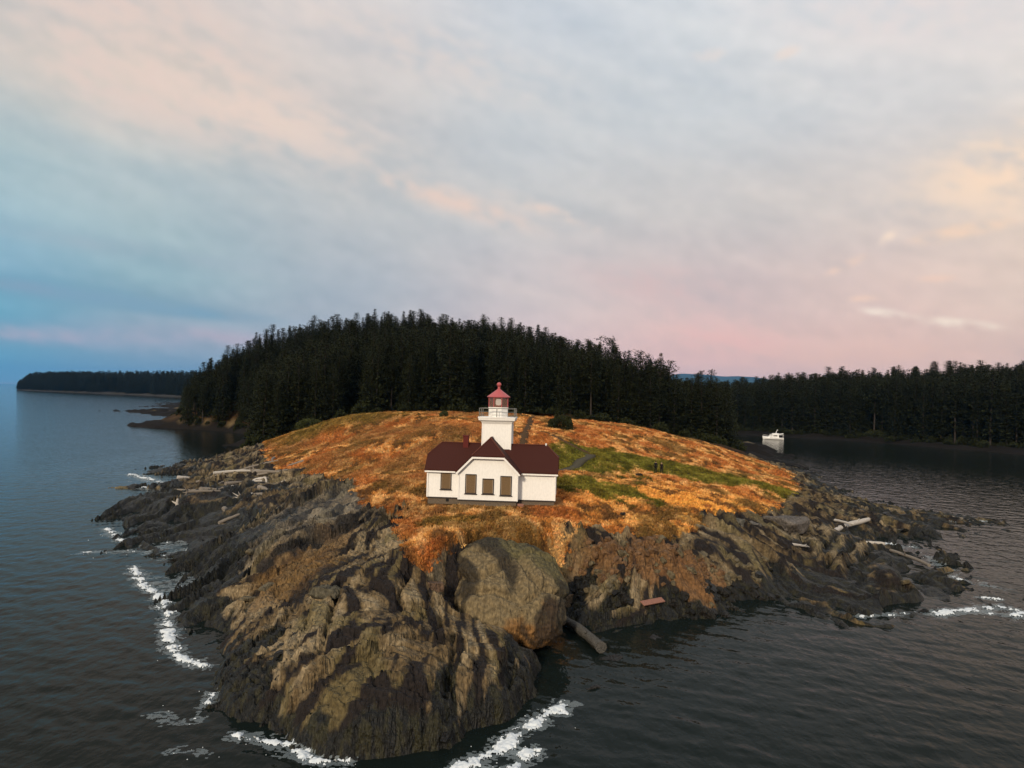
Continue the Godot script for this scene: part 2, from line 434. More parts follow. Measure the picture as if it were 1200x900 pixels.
func fine_at(a: PackedFloat32Array, x: float, z: float) -> float:
	var fx := clampf((x - X0) / (X1 - X0) * (XN - 1), 0, XN - 1.001)
	var fz := clampf(log(maxf(-z, Z0) / Z0) / log(Z1 / Z0) * (ZN - 1), 0, ZN - 1.001)
	var c := int(fx)
	var r := int(fz)
	var i := r * XN + c
	return lerpf(lerpf(a[i], a[i + 1], fx - c), lerpf(a[i + XN], a[i + XN + 1], fx - c), fz - r)

func far_at(x: float, z: float) -> float:
	var fx := clampf((x - FX0) / FS, 1, FXN - 3.001)
	var fz := clampf((FZ0 - z) / FS, 1, FZN - 3.001)
	var c := int(fx)
	var r := int(fz)
	var col := PackedFloat32Array()
	for k in 4:
		var o := (r - 1 + k) * FXN + c
		col.append(cubic(far_h[o - 1], far_h[o], far_h[o + 1], far_h[o + 2], fx - c))
	return cubic(col[0], col[1], col[2], col[3], fz - r)

func ground(x: float, z: float) -> float:
	return fine_at(heights, x, z) if z > -206.0 and absf(x) < 83.0 else far_at(x, z)

# how far a point lies from a chain of points, in plan
func along(x: float, z: float, chain: Array) -> float:
	var best := 1e9
	if chain[0][0] is Array:
		for c in chain: best = minf(best, along(x, z, c))
		return best
	for i in chain.size() - 1:
		var ax: float = chain[i][0]
		var az: float = chain[i][1]
		var ex: float = chain[i + 1][0] - ax
		var ez: float = chain[i + 1][1] - az
		var t := clampf(((x - ax) * ex + (z - az) * ez) / (ex * ex + ez * ez), 0, 1)
		best = minf(best, (x - ax - ex * t) ** 2 + (z - az - ez * t) ** 2)
	return sqrt(best)

const GREEN_LAWN := [[8.2, -117.3], [17.7, -131.5], [27.1, -131.2], [38.2, -121.3]]

# what grows where: dry grass of several kinds, sedge, green sward
func sward(x: float, z: float) -> Color:
	var a := n_mid.get_noise_2d(x * 0.42 + 7.0, z * 0.2)
	var b := n_mid.get_noise_2d(x * 1.3 - 30.0, z * 0.5 + 12.0)
	var lo := n_low.get_noise_2d(x * 1.2 + 200.0, z * 0.8)
	b += 0.5 * n_fine.get_noise_2d(x * 0.9 + 5.0, z * 0.45)
	var c := Color(0.53, 0.225, 0.056)
	c = c.lerp(Color(0.78, 0.45, 0.17), smoothstep(0.08, 0.38, b))
	c = c.lerp(Color(0.17, 0.08, 0.028), smoothstep(0.06, 0.34, -b - 0.12 * a))
	c = c.lerp(Color(0.45, 0.145, 0.038), smoothstep(0.05, 0.35, a) * 0.7)
	c = c.lerp(Color(0.17, 0.1, 0.028), smoothstep(0.16, 0.42, -a + lo * 0.2) * 0.7)
	if x < -2.0: c = c.lerp(Color(0.27, 0.125, 0.042), 0.62 * smoothstep(-0.3, 0.2, lo + 0.35 * b) * smoothstep(-2.0, -8.0, x))      # coarser brown grass on the left half
	var gold := clampf(1.25 - sqrt(pow((x - 22.0) / 17.0, 2) + pow((z + 88.0) / 22.0, 2)), 0, 1)
	c = c.lerp(Color(0.82, 0.40, 0.08), gold * smoothstep(-0.3, 0.25, b + a) * 0.85)
	var d := along(x, z, GREEN_LAWN) + lo * 4.0 + b * 4.0
	var green := 1.0 - smoothstep(6.5, 10.5, d)
	green = maxf(green, 1.0 - smoothstep(0.75, 1.1, sqrt(pow((x - 10.0) / 6.5, 2) + pow((z + 95.0) / 9.0, 2)) + b * 0.6 + lo * 0.5))
	green = maxf(green, 0.45 * (1.0 - smoothstep(0.5, 1.0, sqrt(pow((x + 5.0) / 2.2, 2) + pow((z + 65.5) / 2.6, 2)) + b * 0.9)))
	green = maxf(green, 0.5 * (1.0 - smoothstep(0.5, 1.1, sqrt(pow((x + 40.0) / 22.0, 2) + pow((z + 190.0) / 16.0, 2)) + b * 0.4)))
	c = c.lerp(Color(0.13, 0.13, 0.017) * (1.0 + 0.6 * b), green * 0.92)
	return c

func rock_color(x: float, y: float, z: float) -> Color:
	var lean := 0.2 if x < 12.0 else lerpf(0.2, 0.62, clampf((x - 12.0) / 18.0, 0, 1))
	var u := x + z * lean + n_low.get_noise_2d(x, z) * 4.0
	var s := z - x * lean
	var a := n_mid.get_noise_2d(x * 0.7 + 60.0, z * 0.5)
	var b := 0.5 * n_mid.get_noise_3d(x * 2.1, y * 2.1, z * 1.3 + 25.0) + 0.75 * n_mid.get_noise_2d(u * 2.4, s * 0.4 + 31.0)
	var lo := n_low.get_noise_2d(x * 1.6 - 70.0, z * 1.3)
	var c := Color(0.245, 0.172, 0.084)
	c = c.lerp(Color(0.46, 0.35, 0.2), smoothstep(0.06, 0.4, b + lo * 0.4))
	c = c.lerp(Color(0.18, 0.15, 0.055), smoothstep(0.1, 0.4, a) * 0.55)          # lichen and algae
	c = c.lerp(Color(0.034, 0.027, 0.021), smoothstep(0.03, 0.17, -b))
	var rust := clampf(1.25 - sqrt(pow((x - 13.0) / 7.5, 2) + pow((z + 66.5) / 4.0, 2)), 0, 1)
	c = c.lerp(Color(0.33, 0.16, 0.062), smoothstep(0.2, 0.7, rust + 0.9 * b + 0.5 * a) * minf(1.0, rust * 2.0) * 0.8)
	rust = clampf(1.2 - sqrt(pow((x + 15.5) / 5.0, 2) + pow((z + 63.0) / 11.0, 2)), 0, 1)
	c = c.lerp(Color(0.29, 0.16, 0.055), smoothstep(0.25, 0.8, rust + 0.6 * b + 0.4 * a) * minf(1.0, rust * 1.5) * 0.75)
	var grey := clampf(1.3 - sqrt(pow((x + 19.0) / 7.0, 2) + pow((z + 82.0) / 14.0, 2)), 0, 1)
	c = c.lerp(Color(0.22, 0.205, 0.175) * (1.0 + 0.9 * b), minf(grey * 1.6, 1.0) * 0.5)
	return c

# where weed and wetness blacken the rock: an uneven tide line, higher in the lee on the left
func weed(x: float, y: float, z: float) -> float:
	var lean := 0.2 if x < 12.0 else lerpf(0.2, 0.62, clampf((x - 12.0) / 18.0, 0, 1))
	var u := x + z * lean + n_low.get_noise_2d(x, z) * 4.0
	var s := z - x * lean
	var a := n_mid.get_noise_2d(u * 1.2 - 15.0, s * 0.16)
	var b := n_fine.get_noise_2d(u * 0.9, s * 0.2)
	var top := 0.8 + 1.7 * a + 0.9 * b
	if x < -16.0 and z > -125.0: top += 1.9 * smoothstep(-16.0, -23.0, x)
	if x > 14.0: top += 0.25
	if x > 2.0 and x < 14.0 and z > -69.0: top += 1.0
	if x > -17.0 and x < 4.0 and z > -52.0: top += 1.1 * smoothstep(-52.0, -48.0, z)
	return smoothstep(-0.12, 0.12, top - y)

func grid_mesh(pick: int, gn: int, gm: int, kind: PackedByteArray, cols: PackedColorArray, pts: PackedVector3Array, nrm: PackedVector3Array) -> ArrayMesh:
	var map := PackedInt32Array()
	map.resize(pts.size())
	map.fill(-1)
	var v := PackedVector3Array()
	var n := PackedVector3Array()
	var cc := PackedColorArray()
	var idx := PackedInt32Array()
	var q := PackedInt32Array([0, 0, 0])
	for r in gm - 1:
		for c in gn - 1:
			var i := r * gn + c
			for t in 2:
				# rows run away from the camera
				if t == 0:
					q[0] = i; q[1] = i + gn; q[2] = i + 1
				else:
					q[0] = i + 1; q[1] = i + gn; q[2] = i + gn + 1
				var k := kind[q[0]]
				var k2 := kind[q[1]]
				var k3 := kind[q[2]]
				if k == 4 or k2 == 4 or k3 == 4: continue
				if k == 3 and k2 == 3 and k3 == 3: continue
				if k == 3: k = 2
				if k2 == 3: k2 = 2
				if k3 == 3: k3 = 2
				if (k2 if k2 == k3 else k) != pick: continue
				for j in 3:
					var o := q[j]
					if map[o] < 0:
						map[o] = v.size()
						v.append(pts[o]); n.append(nrm[o]); cc.append(cols[o])
					idx.append(map[o])
	var arr := []
	arr.resize(Mesh.ARRAY_MAX)
	arr[Mesh.ARRAY_VERTEX] = v
	arr[Mesh.ARRAY_NORMAL] = n
	arr[Mesh.ARRAY_COLOR] = cc
	arr[Mesh.ARRAY_INDEX] = idx
	var m := ArrayMesh.new()
	m.add_surface_from_arrays(Mesh.PRIMITIVE_TRIANGLES, arr)
	return m

func land_sheet(head: Node3D, turf: Node3D, hs: PackedFloat32Array, rs: PackedFloat32Array, gx: PackedFloat32Array, gz: PackedFloat32Array, hole: bool) -> void:
	var gn := gx.size()
	var gm := gz.size()
	var pts := PackedVector3Array()
	var nrm := PackedVector3Array()
	var cols := PackedColorArray()
	var kind := PackedByteArray()
	pts.resize(gn * gm); nrm.resize(gn * gm); cols.resize(gn * gm); kind.resize(gn * gm)
	for r in gm:
		var ra := maxi(r - 1, 0)
		var rb := mini(r + 1, gm - 1)
		for c in gn:
			var i := r * gn + c
			var h := hs[i]
			var x := gx[c]
			var z := gz[r]
			pts[i] = Vector3(x, h, z)
			if hole and x > -20.7 and x < 17.7 and z > -76.7 and z < -36.8:
				kind[i] = 4
				continue
			if h < -0.7:
				kind[i] = 3
				nrm[i] = Vector3.UP
				cols[i] = Color(0.02, 0.02, 0.018)
				continue
			var ca := maxi(c - 1, 0)
			var cb := mini(c + 1, gn - 1)
			var sx := (hs[r * gn + cb] - hs[r * gn + ca]) / (gx[cb] - gx[ca])
			var sz := (hs[rb * gn + c] - hs[ra * gn + c]) / (gz[rb] - gz[ra])
			nrm[i] = Vector3(-sx, 1, -sz).normalized()
			var edge := rs[i] + n_mid.get_noise_2d(x * 0.6, z * 0.6) * 1.3 + n_fine.get_noise_2d(x, z) * 0.6 - 0.5
			if edge > 0.2 and h > 1.6:
				kind[i] = 0
				cols[i] = sward(x, z)
			else:
				var w := weed(x, h, z)
				kind[i] = 2 if w > 0.5 else 1
				cols[i] = rock_color(x, h, z)
				if w > 0.0:
					var dark := Color(0.022, 0.02, 0.016).lerp(Color(0.05, 0.045, 0.02), smoothstep(0.05, 0.3, n_fine.get_noise_2d(x * 1.7, z * 1.1)))
					cols[i] = cols[i].lerp(dark, w)
	part("dry_rock", grid_mesh(1, gn, gm, kind, cols, pts, nrm), mats.rock, head)
	part("wet_rock", grid_mesh(2, gn, gm, kind, cols, pts, nrm), mats.wet_rock, head)
	part("turf", grid_mesh(0, gn, gm, kind, cols, pts, nrm), mats.soil, turf)

func build_land() -> void:
	var head := Node3D.new()
	head.name = "headland"
	add_child(head)
	tag(head, "brown and black bedded rock of the headland running down into the sea", "", "", "structure")
	var mead := Node3D.new()
	mead.name = "meadow"
	add_child(mead)
	tag(mead, "orange dry meadow on top of the headland", "", "", "structure")
	land_sheet(head, mead, heights, rims, xs, zs, true)
	land_sheet(head, mead, nose_h, nose_r, nose_x, nose_z, false)
	rock_pieces(head)
	# the wooded land behind
	var v := PackedVector3Array()
	var n := PackedVector3Array()
	var cc := PackedColorArray()
	var idx := PackedInt32Array()
	var gx := 260
	var gz := 230
	var fh := PackedFloat32Array()
	for r in gz:
		for c in gx:
			var x := -418.0 + c * 3.0
			var z := -207.0 - r * 3.0
			var h := far_at(x, z)
			if h > -1.5: h += n_mid.get_noise_2d(x * 0.3, z * 0.3) * 1.3 + n_fine.get_noise_2d(x * 0.4, z * 0.4) * 0.9
			fh.append(h - 0.12)
	for r in gz:
		for c in gx:
			var i := r * gx + c
			var h := fh[i]
			v.append(Vector3(-418.0 + c * 3.0, h, -207.0 - r * 3.0))
			var dx := fh[r * gx + mini(c + 1, gx - 1)] - fh[r * gx + maxi(c - 1, 0)]
			var dz := fh[mini(r + 1, gz - 1) * gx + c] - fh[maxi(r - 1, 0) * gx + c]
			n.append(Vector3(-dx, 6, dz).normalized())
			var x := v[i].x
			var z := v[i].z
			if h < 3.6 + n_mid.get_noise_2d(x, z): cc.append(rock_color(x, h, z).lerp(Color(0.03, 0.027, 0.02), weed(x, h - 2.4, z)))
			else: cc.append(Color(0.062, 0.047, 0.026).lerp(sward(x, z), 0.2))
	for r in gz - 1:
		for c in gx - 1:
			var i := r * gx + c
			if maxf(maxf(fh[i], fh[i + 1]), maxf(fh[i + gx], fh[i + gx + 1])) < -0.8: continue
			idx.append_array([i, i + gx, i + 1, i + 1, i + gx, i + gx + 1])
	var arr := []
	arr.resize(Mesh.ARRAY_MAX)
	arr[Mesh.ARRAY_VERTEX] = v
	arr[Mesh.ARRAY_NORMAL] = n
	arr[Mesh.ARRAY_COLOR] = cc
	arr[Mesh.ARRAY_INDEX] = idx
	var am := ArrayMesh.new()
	am.add_surface_from_arrays(Mesh.PRIMITIVE_TRIANGLES, arr)
	var fl := part("wooded_hill", am, mats.soil, self)
	tag(fl, "dark forest floor and shore of the island behind the meadow", "", "", "structure")

# ---------------------------------------------------------------- stones

func ico(level: int) -> Array:
	var t := (1.0 + sqrt(5.0)) / 2.0
	var v := []
	for p in [[-1, t, 0], [1, t, 0], [-1, -t, 0], [1, -t, 0], [0, -1, t], [0, 1, t], [0, -1, -t], [0, 1, -t], [t, 0, -1], [t, 0, 1], [-t, 0, -1], [-t, 0, 1]]:
		v.append(Vector3(p[0], p[1], p[2]).normalized())
	var f := [[0, 11, 5], [0, 5, 1], [0, 1, 7], [0, 7, 10], [0, 10, 11], [1, 5, 9], [5, 11, 4], [11, 10, 2], [10, 7, 6], [7, 1, 8], [3, 9, 4], [3, 4, 2], [3, 2, 6], [3, 6, 8], [3, 8, 9], [4, 9, 5], [2, 4, 11], [6, 2, 10], [8, 6, 7], [9, 8, 1]]
	for l in level:
		var mid := {}
		var g := []
		for tri in f:
			var m := []
			for k in 3:
				var a: int = tri[k]
				var b: int = tri[(k + 1) % 3]
				var key := mini(a, b) * 100000 + maxi(a, b)
				if not mid.has(key):
					mid[key] = v.size()
					v.append((v[a] + v[b]).normalized())
				m.append(mid[key])
			g.append_array([[tri[0], m[0], m[2]], [tri[1], m[1], m[0]], [tri[2], m[2], m[1]], m])
		f = g
	return [v, f]

# a broken block: a ball cut by random planes, then pulled to size
func stone(size: Vector3, sd: int, level := 1, rough := 0.0, cuts := 11, tint := Color(0.15, 0.13, 0.1)) -> ArrayMesh:
	var r := RandomNumberGenerator.new()
	r.seed = sd
	var b := ico(level)
	var planes := []
	for ax in [Vector3.RIGHT, Vector3.UP, Vector3.BACK]:
		for e in [-1.0, 1.0]:
			planes.append([(ax * e + Vector3(r.randf_range(-1, 1), r.randf_range(-1, 1), r.randf_range(-1, 1)) * 0.22).normalized(), r.randf_range(0.5, 0.68)])
	for k in cuts - 6:
		var n := Vector3(r.randf_range(-1, 1), r.randf_range(-1, 1), r.randf_range(-1, 1)).normalized()
		planes.append([n, r.randf_range(0.6, 0.85)])
	var st := SurfaceTool.new()
	st.begin(Mesh.PRIMITIVE_TRIANGLES)
	var pts := []
	for p0 in b[0]:
		var p: Vector3 = p0
		for q in planes:
			var d: float = p.dot(q[0]) - q[1]
			if d > 0.0: p -= q[0] * d
		p = p * size
		if rough > 0.0:
			p += p0 * rough * (n_mid.get_noise_3d(p.x * 1.6 + sd, p.y * 1.6, p.z * 1.6) + 0.5 * n_fine.get_noise_3d(p.x * 2.0, p.y * 2.0 + sd, p.z * 2.0))
		pts.append(p)
	st.set_smooth_group(-1 if level < 3 else 0)
	for tri in b[1]:
		for k in [0, 2, 1]:
			var p: Vector3 = pts[tri[k]]
			var w := 0.5 + 0.5 * n_mid.get_noise_3d(p.x * 2.5 + sd * 3.0, p.y * 2.5, p.z * 2.5)
			st.set_color(tint * (0.7 + 0.6 * w))
			st.add_vertex(p)
	st.generate_normals()
	return st.commit()

func rock_pieces(head: Node3D) -> void:
	rng.seed = 77
	var kinds := []
	for k in 6:
		var s := Vector3(rng.randf_range(0.5, 0.8), rng.randf_range(0.24, 0.45), rng.randf_range(0.8, 1.5))
		kinds.append([stone(s, 100 + k, 1, 0.06, 12, Color(0.25, 0.2, 0.115)), stone(s, 100 + k, 1, 0.06, 12, Color(0.03, 0.028, 0.022)), stone(s, 100 + k, 1, 0.06, 12, Color(0.29, 0.16, 0.075))])
	var put := 0
	var tries := 0
	while put < 298 and tries < 9000:
		tries += 1
		var x := rng.randf_range(-58, 62)
		var z := -exp(rng.randf_range(log(38.0), log(150.0)))
		var block := tries % 5 < 3      # more of them, standing in the broken face of the bluff
		if block:
			x = rng.randf_range(4, 22); z = rng.randf_range(-61.5, -72)
		var h := fine_at(heights, x, z)
		var rim := fine_at(rims, x, z)
		if h < -0.15 or rim > -0.6: continue
		if Vector2(x - 11.0, z + 62.1).length() < 1.9: continue      # the plank lies here
		var dome := sqrt(pow((x + 7.0) / 9.0, 2) + pow((z + 52.0) / 13.0, 2))
		if dome < 1.0 and rng.randf() < 0.85: continue
		if h > 2.6 and not block and rng.randf() < 0.6: continue
		var w := weed(x, h, z)
		var tone := 1 if w > 0.5 else 0
		if tone == 0 and sqrt(pow((x - 13.0) / 8.0, 2) + pow((z + 66.5) / 4.5, 2)) < 1.0 and rng.randf() < 0.75: tone = 2
		var lean := 0.2 if x < 12.0 else lerpf(0.2, 0.62, clampf((x - 12.0) / 18.0, 0, 1))
		var o := part("rock_slab", kinds[rng.randi() % 6][tone], mats.wet_rock if tone == 1 else mats.rock, head)
		var s := rng.randf_range(0.3, 0.85) * (1.4 if z < -90.0 else 1.0) * (1.0 if block else 1.0)
		o.position = Vector3(x, h + 0.02 * s, z)
		o.basis = Basis(Vector3.UP, -atan(lean) + rng.randf_range(-0.35, 0.35)) * Basis(Vector3.BACK, rng.randf_range(-0.7, 0.7) if block else rng.randf_range(-0.5, 0.3)) * Basis(Vector3.RIGHT, rng.randf_range(-0.25, 0.25)) * Basis.from_scale(Vector3(s, s * (rng.randf_range(1.2, 2.2) if block else rng.randf_range(0.8, 1.3)), s * (rng.randf_range(0.5, 0.9) if block else rng.randf_range(0.8, 1.4))))
		put += 1

# the great round boulder on the nose: bedded, split by a few cracks
func great_boulder() -> void:
	var o := thing("boulder", "great round brown boulder bulging from the front of the headland below the lighthouse", "boulder", Vector3(-0.1, 3.0, -56.0))
	var st := SurfaceTool.new()
	st.begin(Mesh.PRIMITIVE_TRIANGLES)
	st.set_smooth_group(0)
	var b := ico(5)
	var pts := []
	var cols := []
	var rot := Basis(Vector3.UP, 0.12) * Basis(Vector3.RIGHT, 0.36) * Basis(Vector3.BACK, -0.10)
	for p0 in b[0]:
		var d: Vector3 = p0
		# squarer than a ball, flat below
		var sq := Vector3(signf(d.x) * pow(absf(d.x), 0.8), signf(d.y) * pow(absf(d.y), 0.85), signf(d.z) * pow(absf(d.z), 0.85))
		var p := sq * Vector3(3.85, 2.05, 5.2)
		var lo := n_mid.get_noise_3d(p.x * 0.35, p.y * 0.35, p.z * 0.35)
		var u := p.x * 0.9 + p.y * 0.55 + lo * 1.2 + 0.06 * p.z * p.z
		var bed := saw(u / 0.75) * 0.5 + saw(u / 0.31 + 2.0 * lo) * 0.3
		var flank := smoothstep(-0.3, 0.5, d.x + d.z * 0.3 - d.y * 0.25)
		p += d * (lo * 0.5 + 0.1 * n_fine.get_noise_3d(p.x, p.y, p.z) + bed * 0.24 * (0.25 + flank) + 0.22 * n_ridge.get_noise_3d(p.x * 0.8, p.y * 1.4, p.z * 0.5))
		var crack := n_cell.get_noise_3d(p.x * 0.42 + 3.0, p.y * 0.5, p.z * 0.33) + 1.0
		p -= d * 0.4 * (1.0 - smoothstep(0.0, 0.09, crack))
		pts.append(rot * p)
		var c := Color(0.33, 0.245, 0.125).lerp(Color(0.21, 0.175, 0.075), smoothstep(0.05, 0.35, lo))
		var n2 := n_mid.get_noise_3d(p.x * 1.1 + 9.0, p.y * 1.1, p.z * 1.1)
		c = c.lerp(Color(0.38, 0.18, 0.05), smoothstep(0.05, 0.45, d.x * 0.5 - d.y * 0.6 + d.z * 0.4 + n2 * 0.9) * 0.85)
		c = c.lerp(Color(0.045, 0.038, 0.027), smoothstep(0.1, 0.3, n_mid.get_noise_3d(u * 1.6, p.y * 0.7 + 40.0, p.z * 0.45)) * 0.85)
		cols.append(c)
	for tri in b[1]:
		for k in [0, 2, 1]:
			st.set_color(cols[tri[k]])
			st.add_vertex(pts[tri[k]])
	st.generate_normals()
	part("rock_body", st.commit(), mats.rock, o)

func boulders() -> void:
	great_boulder()
	var list := [
		[Vector3(4.3, 0, -63.4), Vector3(1.5, 1.0, 1.5), 31, Color(0.22, 0.15, 0.085), "rounded tan boulder sitting on the grassy brink just above the great boulder", 0.5],
		[Vector3(3.7, 0, -61.9), Vector3(0.95, 0.9, 0.9), 32, Color(0.25, 0.15, 0.07), "smaller ochre boulder wedged between the great boulder and the grassy brink", 0.45],
		[Vector3(7.1, 0, -52.6), Vector3(1.9, 0.55, 1.3), 33, Color(0.03, 0.028, 0.024), "low flat dark rock awash at the seaward end of the cove log", 0.05],
		[Vector3(5.0, 0, -46.8), Vector3(0.55, 0.5, 0.6), 34, Color(0.035, 0.032, 0.028), "small dark rock standing alone in the water in front of the cove", 0.12],
		[Vector3(10.3, 0, -56.9), Vector3(0.75, 0.5, 0.8), 35, Color(0.03, 0.028, 0.024), "dark wet rock in the shallows below the pink plank", 0.15],
		[Vector3(18.4, 0, -116.9), Vector3(0.85, 0.55, 0.7), 36, Color(0.05, 0.04, 0.03), "dark stone lying in the straw grass left of the two people", 0.2],
		[Vector3(25.9, 0, -87.6), Vector3(1.5, 0.8, 1.3), 37, Color(0.26, 0.23, 0.19), "pale grey boulder under the golden brow of the meadow", 0.3],
		[Vector3(23.6, 0, -85.4), Vector3(1.2, 0.7, 1.2), 38, Color(0.19, 0.18, 0.15), "grey boulder tucked against the pale one under the meadow brow", 0.3],
		[Vector3(31.0, 0, -92.3), Vector3(3.3, 1.3, 2.6), 39, Color(0.25, 0.22, 0.19), "large pale slab leaning below the meadow brow by the right-hand logs", 0.2],
		[Vector3(-11.0, 0, -50.9), Vector3(1.2, 0.6, 1.0), 40, Color(0.17, 0.15, 0.1), "loose brown rock perched on the bare slope left of the great boulder", 0.25],
		[Vector3(-4.6, 0, -52.8), Vector3(1.0, 0.42, 0.75), 41, Color(0.22, 0.14, 0.09), "flat reddish stone at the left foot of the great boulder", 0.3],
		[Vector3(10.6, 0, -76.5), Vector3(0.3, 0.34, 0.3), 42, Color(0.03, 0.025, 0.02), "small dark stump of rock in the grass in front of the house", 0.2],
	]
	for b in list:
		var p: Vector3 = b[0]
		p.y = maxf(ground(p.x, p.z), -0.35) + b[5] * b[1].y
		var o := thing("boulder", b[4], "boulder", p, float(b[2]) * 0.7)
		part("rock_body", stone(b[1], b[2], 3, 0.16, 13, b[3]), mats.wet_rock if b[3].r < 0.045 else mats.rock, o)

# ---------------------------------------------------------------- water

func wave(x: float, z: float) -> float:
	var q := x * 0.86 + z * 0.5
	var r := z * 0.86 - x * 0.5
	return 0.045 * n_wave.get_noise_2d(q * 0.5, r * 0.95) + 0.02 * n_wave.get_noise_2d(q * 1.3 + 300.0, r * 2.3)

func build_sea() -> void:
	var v := PackedVector3Array()
	var n := PackedVector3Array()
	var idx := PackedInt32Array()
	var cn := 420
	var rn := 420
	var xa := -100.0
	var xb := 120.0
	var hh := PackedFloat32Array()
	for r in rn:
		var z := -20.0 * pow(13.0, r / float(rn - 1))
		for c in cn:
			var x := lerpf(xa, xb, c / float(cn - 1))
			var e := minf(minf(c, cn - 1 - c) / 30.0, minf(r, rn - 1 - r) / 30.0)
			var h := wave(x, z) * clampf(e, 0, 1)
			v.append(Vector3(x, h, z))
	for r in rn:
		for c in cn:
			var i := r * cn + c
			var l := r * cn + maxi(c - 1, 0)
			var rr := r * cn + mini(c + 1, cn - 1)
			var up := maxi(r - 1, 0) * cn + c
			var dn := mini(r + 1, rn - 1) * cn + c
			n.append(Vector3(-(v[rr].y - v[l].y) / (v[rr].x - v[l].x), 1, -(v[dn].y - v[up].y) / (v[dn].z - v[up].z)).normalized())
	for r in rn - 1:
		for c in cn - 1:
			var i := r * cn + c
			idx.append_array([i, i + cn, i + 1, i + 1, i + cn, i + cn + 1])
	# the open sea round about, out to the horizon
	var zn := -20.0
	var zf := -260.0
	for q in [[-30000.0, xa, zn, zf], [xb, 30000.0, zn, zf], [-30000.0, 30000.0, 400.0, zn], [-30000.0, 30000.0, zf, -30000.0]]:
		var o := v.size()
		for p in [Vector3(q[0], 0, q[2]), Vector3(q[1], 0, q[2]), Vector3(q[0], 0, q[3]), Vector3(q[1], 0, q[3])]:
			v.append(p)
			n.append(Vector3.UP)
		idx.append_array([o, o + 2, o + 1, o + 1, o + 2, o + 3])
	var arr := []
	arr.resize(Mesh.ARRAY_MAX)
	arr[Mesh.ARRAY_VERTEX] = v
	arr[Mesh.ARRAY_NORMAL] = n
	arr[Mesh.ARRAY_INDEX] = idx
	var m := ArrayMesh.new()
	m.add_surface_from_arrays(Mesh.PRIMITIVE_TRIANGLES, arr)
	var o := part("sea", m, mats.water, self)
	tag(o, "dark rippled sea around the headland", "", "", "structure")

const SURF := [
	[[[-33.8, -74.9], [-29.6, -67.3], [-27.2, -64.7], [-24.5, -59.9], [-22.4, -54.9], [-20.9, -51.7], [-19.4, -49.8], [-17.7, -48.7]], 0.75, 1.0],
	[[[-45.8, -94.1], [-42.9, -89.9], [-40.8, -87.1]], 0.8, 0.9], [[[-41.1, -80.4], [-37.6, -81.8], [-35.6, -81.1]], 0.8, 0.55],
	[[[-70.0, -153.1], [-64.5, -146.7], [-59.2, -140.7]], 1.6, 0.8], [[[-61.0, -135.0], [-57.0, -132.2], [-54.0, -130.0]], 1.5, 0.75],
	[[[-12.3, -39.1], [-11.0, -38.5], [-10.0, -38.4], [-8.9, -37.0]], 0.75, 1.05], [[[-8.2, -36.6], [-6.9, -36.6]], 0.6, 0.95],
	[[[-15.3, -41.7], [-15.5, -44.9], [-14.4, -46.0]], 0.35, 0.6], [[[-14.5, -37.2], [-13.2, -36.9]], 0.5, 0.5], [[[-17.0, -41.5], [-15.6, -40.5]], 0.7, 0.42],
	[[[-1.9, -36.2], [0.1, -38.6], [0.9, -40.4], [2.1, -42.2], [3.2, -43.8]], 0.85, 1.05], [[[-1.0, -35.6], [0.6, -36.3], [1.3, -38.2]], 0.8, 0.9],
	[[[27.3, -63.8], [31.4, -65.2]], 0.5, 0.85], [[[33.7, -65.2], [37.9, -67.2], [40.6, -68.3], [41.8, -65.4]], 1.05, 0.95], [[[39.0, -66.0], [43.5, -64.0]], 0.9, 0.8], [[[41.1, -71.5], [42.4, -71.0]], 0.5, 0.85],
	[[[44.5, -98.6], [46.4, -96.1]], 1.3, 0.55], [[[-22.6, -64.7], [-26.2, -67.1], [-28.1, -70.0]], 1.9, 0.42], [[[-36.6, -87.5], [-31.5, -80.0]], 1.6, 0.34],
	[[[46.0, -90.0], [43.0, -79.0], [45.0, -75.0]], 0.7, 0.5], [[[64.0, -118.5], [68.5, -119.5]], 0.7, 0.6], [[[-160.0, -413.0], [-143.6, -386.8]], 2.6, 0.8], [[[-147.9, -396.0], [-109.5, -321.9], [-101.1, -311.6]], 2.2, 0.8], [[[-166.0, -475.0], [-166.0, -495.0]], 3.0, 0.8], 
]

